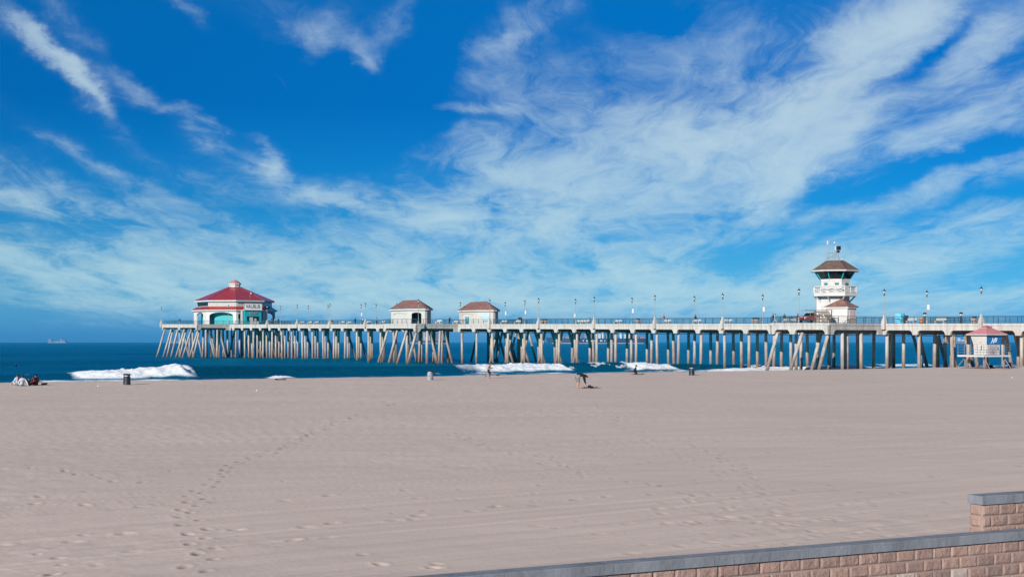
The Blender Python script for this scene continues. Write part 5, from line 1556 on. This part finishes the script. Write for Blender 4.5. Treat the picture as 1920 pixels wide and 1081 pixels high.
for x_ in (1.4, -1.4):
    for y_ in (-.85, .85):
        mb = MB(); mb.lathe([(.2, -.11), (.36, -.11), (.38, -.06), (.38, .06), (.36, .11), (.2, .11)], 18); wq = mb.build('wheel', 'black', tr); wq.location = (x_, y_, .38); wq.rotation_euler = (PI / 2, 0, 0)
        mb = MB(); mb.lathe([(.02, -.1), (.2, -.1), (.2, .1), (.02, .1)], 12); mb.build('rim', 'greymetal', wq)
bt = board('surfboard', 'pale rescue board lying on the rack of the red truck', 3.2, .55, Vector((0, 0, 0)), 0, 0, 'boardwhite')
bt.location = tp + Vector((0, 0, 2.12)); bt.rotation_euler = (0, 0, math.radians(222))

GP = 'people out on the pier'
ST, WK, LN, SE = pose_stand(), pose_walk(), pose_lean(), pose_seat()
U_ = UA + PI / 2
for px, w_, key, P, cl, rz, lb in [
    (337, -6.5, 'st', ST, dict(top='blackcloth', fore='blackcloth', bottom='greycloth'), U_, 'person in black top near the sea end of the pier'),
    (509, 1.6, 'st', ST, dict(top='orange', fore='orange', bottom='khaki'), U_, 'person in orange beside the dark right end of the restaurant'),
    (515, 1.6, 'st', ST, dict(top='whitecloth', fore='skin', bottom='greycloth'), U_ + 1, 'person in white between figures in orange and black by the restaurant'),
    (522, 1.8, 'wk', WK, dict(top='blackcloth', fore='blackcloth', bottom='navy'), U_, 'person in black just right of the restaurant'),
    (666, 5, 'st', ST, dict(top='blackcloth', fore='blackcloth', bottom='blackcloth'), U_, 'person in black standing alone left of the cream kiosk'),
    (681, 1.8, 'wk', WK, dict(top='whitecloth', fore='whitecloth', bottom='blackcloth'), U_ + PI, 'person in white top and black trousers by a pedestal lamp'),
    (706, 1.5, 'st', ST, dict(top='greycloth', bottom='blackcloth'), U_, 'person in grey near the left wall of the cream kiosk'),
    (842.5, .75, 'ln', LN, dict(top='blackcloth', fore='blackcloth', bottom='blackcloth'), U_ + PI, 'person in black leaning on the rail between the kiosks'),
    (973, 4.5, 'st', ST, dict(top='navy', bottom='greycloth'), U_, 'left one of a couple standing right of the mural kiosk'),
    (977, 4.5, 'st', ST, dict(top='blackcloth', fore='blackcloth', bottom='blackcloth'), U_, 'right one of a couple, all in black, right of the mural kiosk'),
    (1106, 2.2, 'se', SE, dict(top='khaki', bottom='blackcloth'), U_ + .3, 'person in pale top seated beside a pedestal lamp above the ship'),
    (1245, 2.4, 'wk', WK, dict(top='redcloth', fore='redcloth', bottom='khaki'), U_ + PI, 'person in red jacket walking on the pier'),
    (1304, 3.4, 'st', ST, dict(top='navy', fore='navy', bottom='navy'), U_, 'person all in dark blue beside a bench'),
    (1449.5, 3.0, 'wk', WK, dict(top='blackcloth', fore='blackcloth', bottom='navy'), U_, 'person in black walking next to a person in white'),
    (1453.5, 3.0, 'wk', WK, dict(top='whitecloth', fore='whitecloth', bottom='whitecloth'), U_, 'person all in white walking beside a person in black'),
    (1471, 2.2, 'st', ST, dict(top='navy', fore='navy', bottom='khaki'), U_ + 2, 'person in navy top and pale trousers near the red truck'),
    (1484, 2.0, 'se', SE, dict(top='blackcloth', bottom='navy'), U_ + 2.6, 'person in black seated on a bench left of the red truck'),
    (1496, 1.4, 'wk', WK, dict(top='blackcloth', fore='blackcloth', bottom='blackcloth'), U_, 'person in black striding just left of the red truck')]:
    person(lb, D(px, w_), rz, key, P, cl, group=GP, fingers=False, eyes=False, scale=1.0)

M['hazypaint'] = mat('hazed_ship_paint', (.12, .165, .215), .7, .3, .04)  # bluish fade of the haze put into the far ship's colour
# ---- ships on the horizon -----------------------------------------------------------
def hull(mb, L_, B_, H_, rake=.06, bowx=-1):
    rings = []
    for i in range(15):
        t = i / 14
        wv = B_ / 2 * (min(1, (t * 5.2) ** .6) if t < .3 else 1) * (1 - .25 * max(0, (t - .9) / .1))
        wv = max(wv, .4)
        sheer = H_ * (1 + .22 * max(0, 1 - t * 7))
        x_ = bowx * (L_ / 2 - t * L_)
        ox = bowx * rake * L_ * .5 * max(0, 1 - t * 6)
        rings.append([(x_ - ox * 0, -wv * .78, -4), (x_, -wv * .95, 0), (x_ + ox, -wv, sheer), (x_ + ox, wv, sheer), (x_, wv * .95, 0), (x_ - ox * 0, wv * .78, -4)])
    mb.loft(rings if bowx > 0 else rings)
def ship(label, px0, px1, Y, hullm, H_, B_, bow, blocks, rz=0.0, pyaw=0.0, text=None):
    L_ = (px1 - px0) / F * Y / max(.3, math.cos(rz))
    t = thing('cargo_ship', label, 'ship', Vector((((px0 + px1) / 2 - CX) / F * Y, Y, -.5)), rz, 'ships near the horizon')
    mb = MB(); hull(mb, L_, B_, H_, bowx=bow); mb.build('hull', hullm, t)
    mb = MB(); mb.box((0, 0, .3), (L_ * .93, B_ * .99 + .8, 2.2)); mb.build('waterline', 'antifoul', t)
    for (f0, f1, z0, z1, m_, nm) in blocks:
        mb = MB()
        x0, x1 = -L_ / 2 + f0 * L_, -L_ / 2 + f1 * L_
        if nm == 'container_stack':
            n = max(1, int(abs(x1 - x0) / 13)); R_ = random.Random(int(f0 * 1000))
            for i in range(n):
                a_ = x0 + (x1 - x0) * i / n; h_ = z1 - (z1 - z0) * R_.choice((0, 0, .16, .33))
                mb.box((a_ + (x1 - x0) / n * .5, 0, (z0 + h_) / 2), ((x1 - x0) / n * .93, B_ * .92, h_ - z0))
        else:
            mb.box(((x0 + x1) / 2, 0, (z0 + z1) / 2), (x1 - x0, B_ * .8, z1 - z0)); 
            mb.box(((x0 + x1) / 2, 0, z1 + 1.2), ((x1 - x0) * .7, B_ * .95, 2.4))
        mb.build(nm, m_, t)
    if text:
        f0, size, ch = text
        for i, c_ in enumerate(ch):
            if c_ != ' ':
                x_ = -L_ / 2 + f0 * L_ + i * 11.8
                text_part('lettering', c_, size, 'signwhite', t, (x_, -B_ / 2 - .6, 8.6), (PI / 2, 0, 0), .3, 1.25)
    return t
ship('long navy container ship with white lettering on its side seen between the piles', 1028, 1213, 4700, 'hullnavy', 17, 44, -1,
     [(.10, .16, 17, 22, 'boxred', 'container_stack'), (.17, .25, 17, 26, 'boxgrey', 'container_stack'), (.26, .33, 17, 28, 'boxred', 'container_stack'), (.36, .47, 17, 33, 'boxgrey', 'container_stack'), (.475, .53, 17, 33, 'boxwhite', 'container_stack'),
      (.54, .555, 17, 38, 'white', 'bridge'), (.58, .62, 17, 31, 'boxred', 'container_stack'), (.63, .70, 17, 33, 'boxgrey', 'container_stack'), (.72, .74, 17, 33, 'white', 'bridge'), (.76, .84, 17, 31, 'boxwhite', 'container_stack'),
      (.85, .91, 17, 30, 'boxred', 'container_stack'), (.92, .97, 17, 24, 'boxred', 'container_stack')], text=(.352, 8.0, 'YANG MING'))
ship('container ship with tall pale stacks seen below the deck between the two kiosks', 764, 833, 4300, 'hullgrey', 10, 40, 1,
     [(.02, .10, 10, 20, 'boxgrey', 'container_stack'), (.12, .30, 10, 34, 'boxgrey', 'container_stack'), (.31, .36, 10, 38, 'white', 'bridge'), (.38, .60, 10, 34, 'boxwhite', 'container_stack'), (.62, .78, 10, 32, 'boxgrey', 'container_stack'), (.80, .92, 10, 24, 'boxgrey', 'container_stack')], rz=.5)
ship('hazy pale ship alone on the horizon at far left', 90, 125, 9000, 'hazypaint', 6, 22, -1, [(.04, .22, 6, 22, 'hazypaint', 'bridge'), (.24, .62, 6, 11, 'hazypaint', 'container_stack'), (.66, .95, 6, 22, 'hazypaint', 'container_stack')])
ship('small ship with dark hull and white superstructure seen beneath the restaurant end of the pier', 314, 358, 7600, 'hullgrey', 9, 24, -1, [(.62, .80, 9, 26, 'boxwhite', 'bridge'), (.86, .98, 9, 28, 'boxwhite', 'container_stack'), (.1, .5, 9, 12, 'boxgrey', 'container_stack')])
ship('tiny white boat on the horizon below the pier left of centre', 550, 561, 6500, 'boxwhite', 5, 10, -1, [(.3, .7, 5, 11, 'boxwhite', 'bridge')])
ship('ship with reddish deck cargo and white stern block seen between piles left of the hut', 1756, 1812, 6800, 'hullgrey', 9, 26, -1, [(.08, .45, 9, 20, 'boxred', 'container_stack'), (.48, .66, 9, 17, 'boxred', 'container_stack'), (.70, .78, 9, 23, 'boxwhite', 'bridge'), (.80, .95, 9, 20, 'boxwhite', 'container_stack')])

# ---- sea air ------------------------------------------------------------------------
hz = MB(); hz.box((0, 6000, 29), (32000, 17000, 66))
hm = bpy.data.materials.new('sea_haze'); hm.use_nodes = True
hn = hm.node_tree; hn.nodes.remove(hn.nodes['Principled BSDF'])
pv = hn.nodes.new('ShaderNodeVolumePrincipled'); pv.inputs['Color'].default_value = (.12, .50, .95, 1); pv.inputs['Density'].default_value = 4.5e-5; pv.inputs['Anisotropy'].default_value = .2
hn.links.new(pv.outputs[0], hn.nodes['Material Output'].inputs['Volume'])
M['haze'] = hm
tag(hz.build('haze', 'haze'), 'thin blue sea haze', 'haze', kind='stuff')
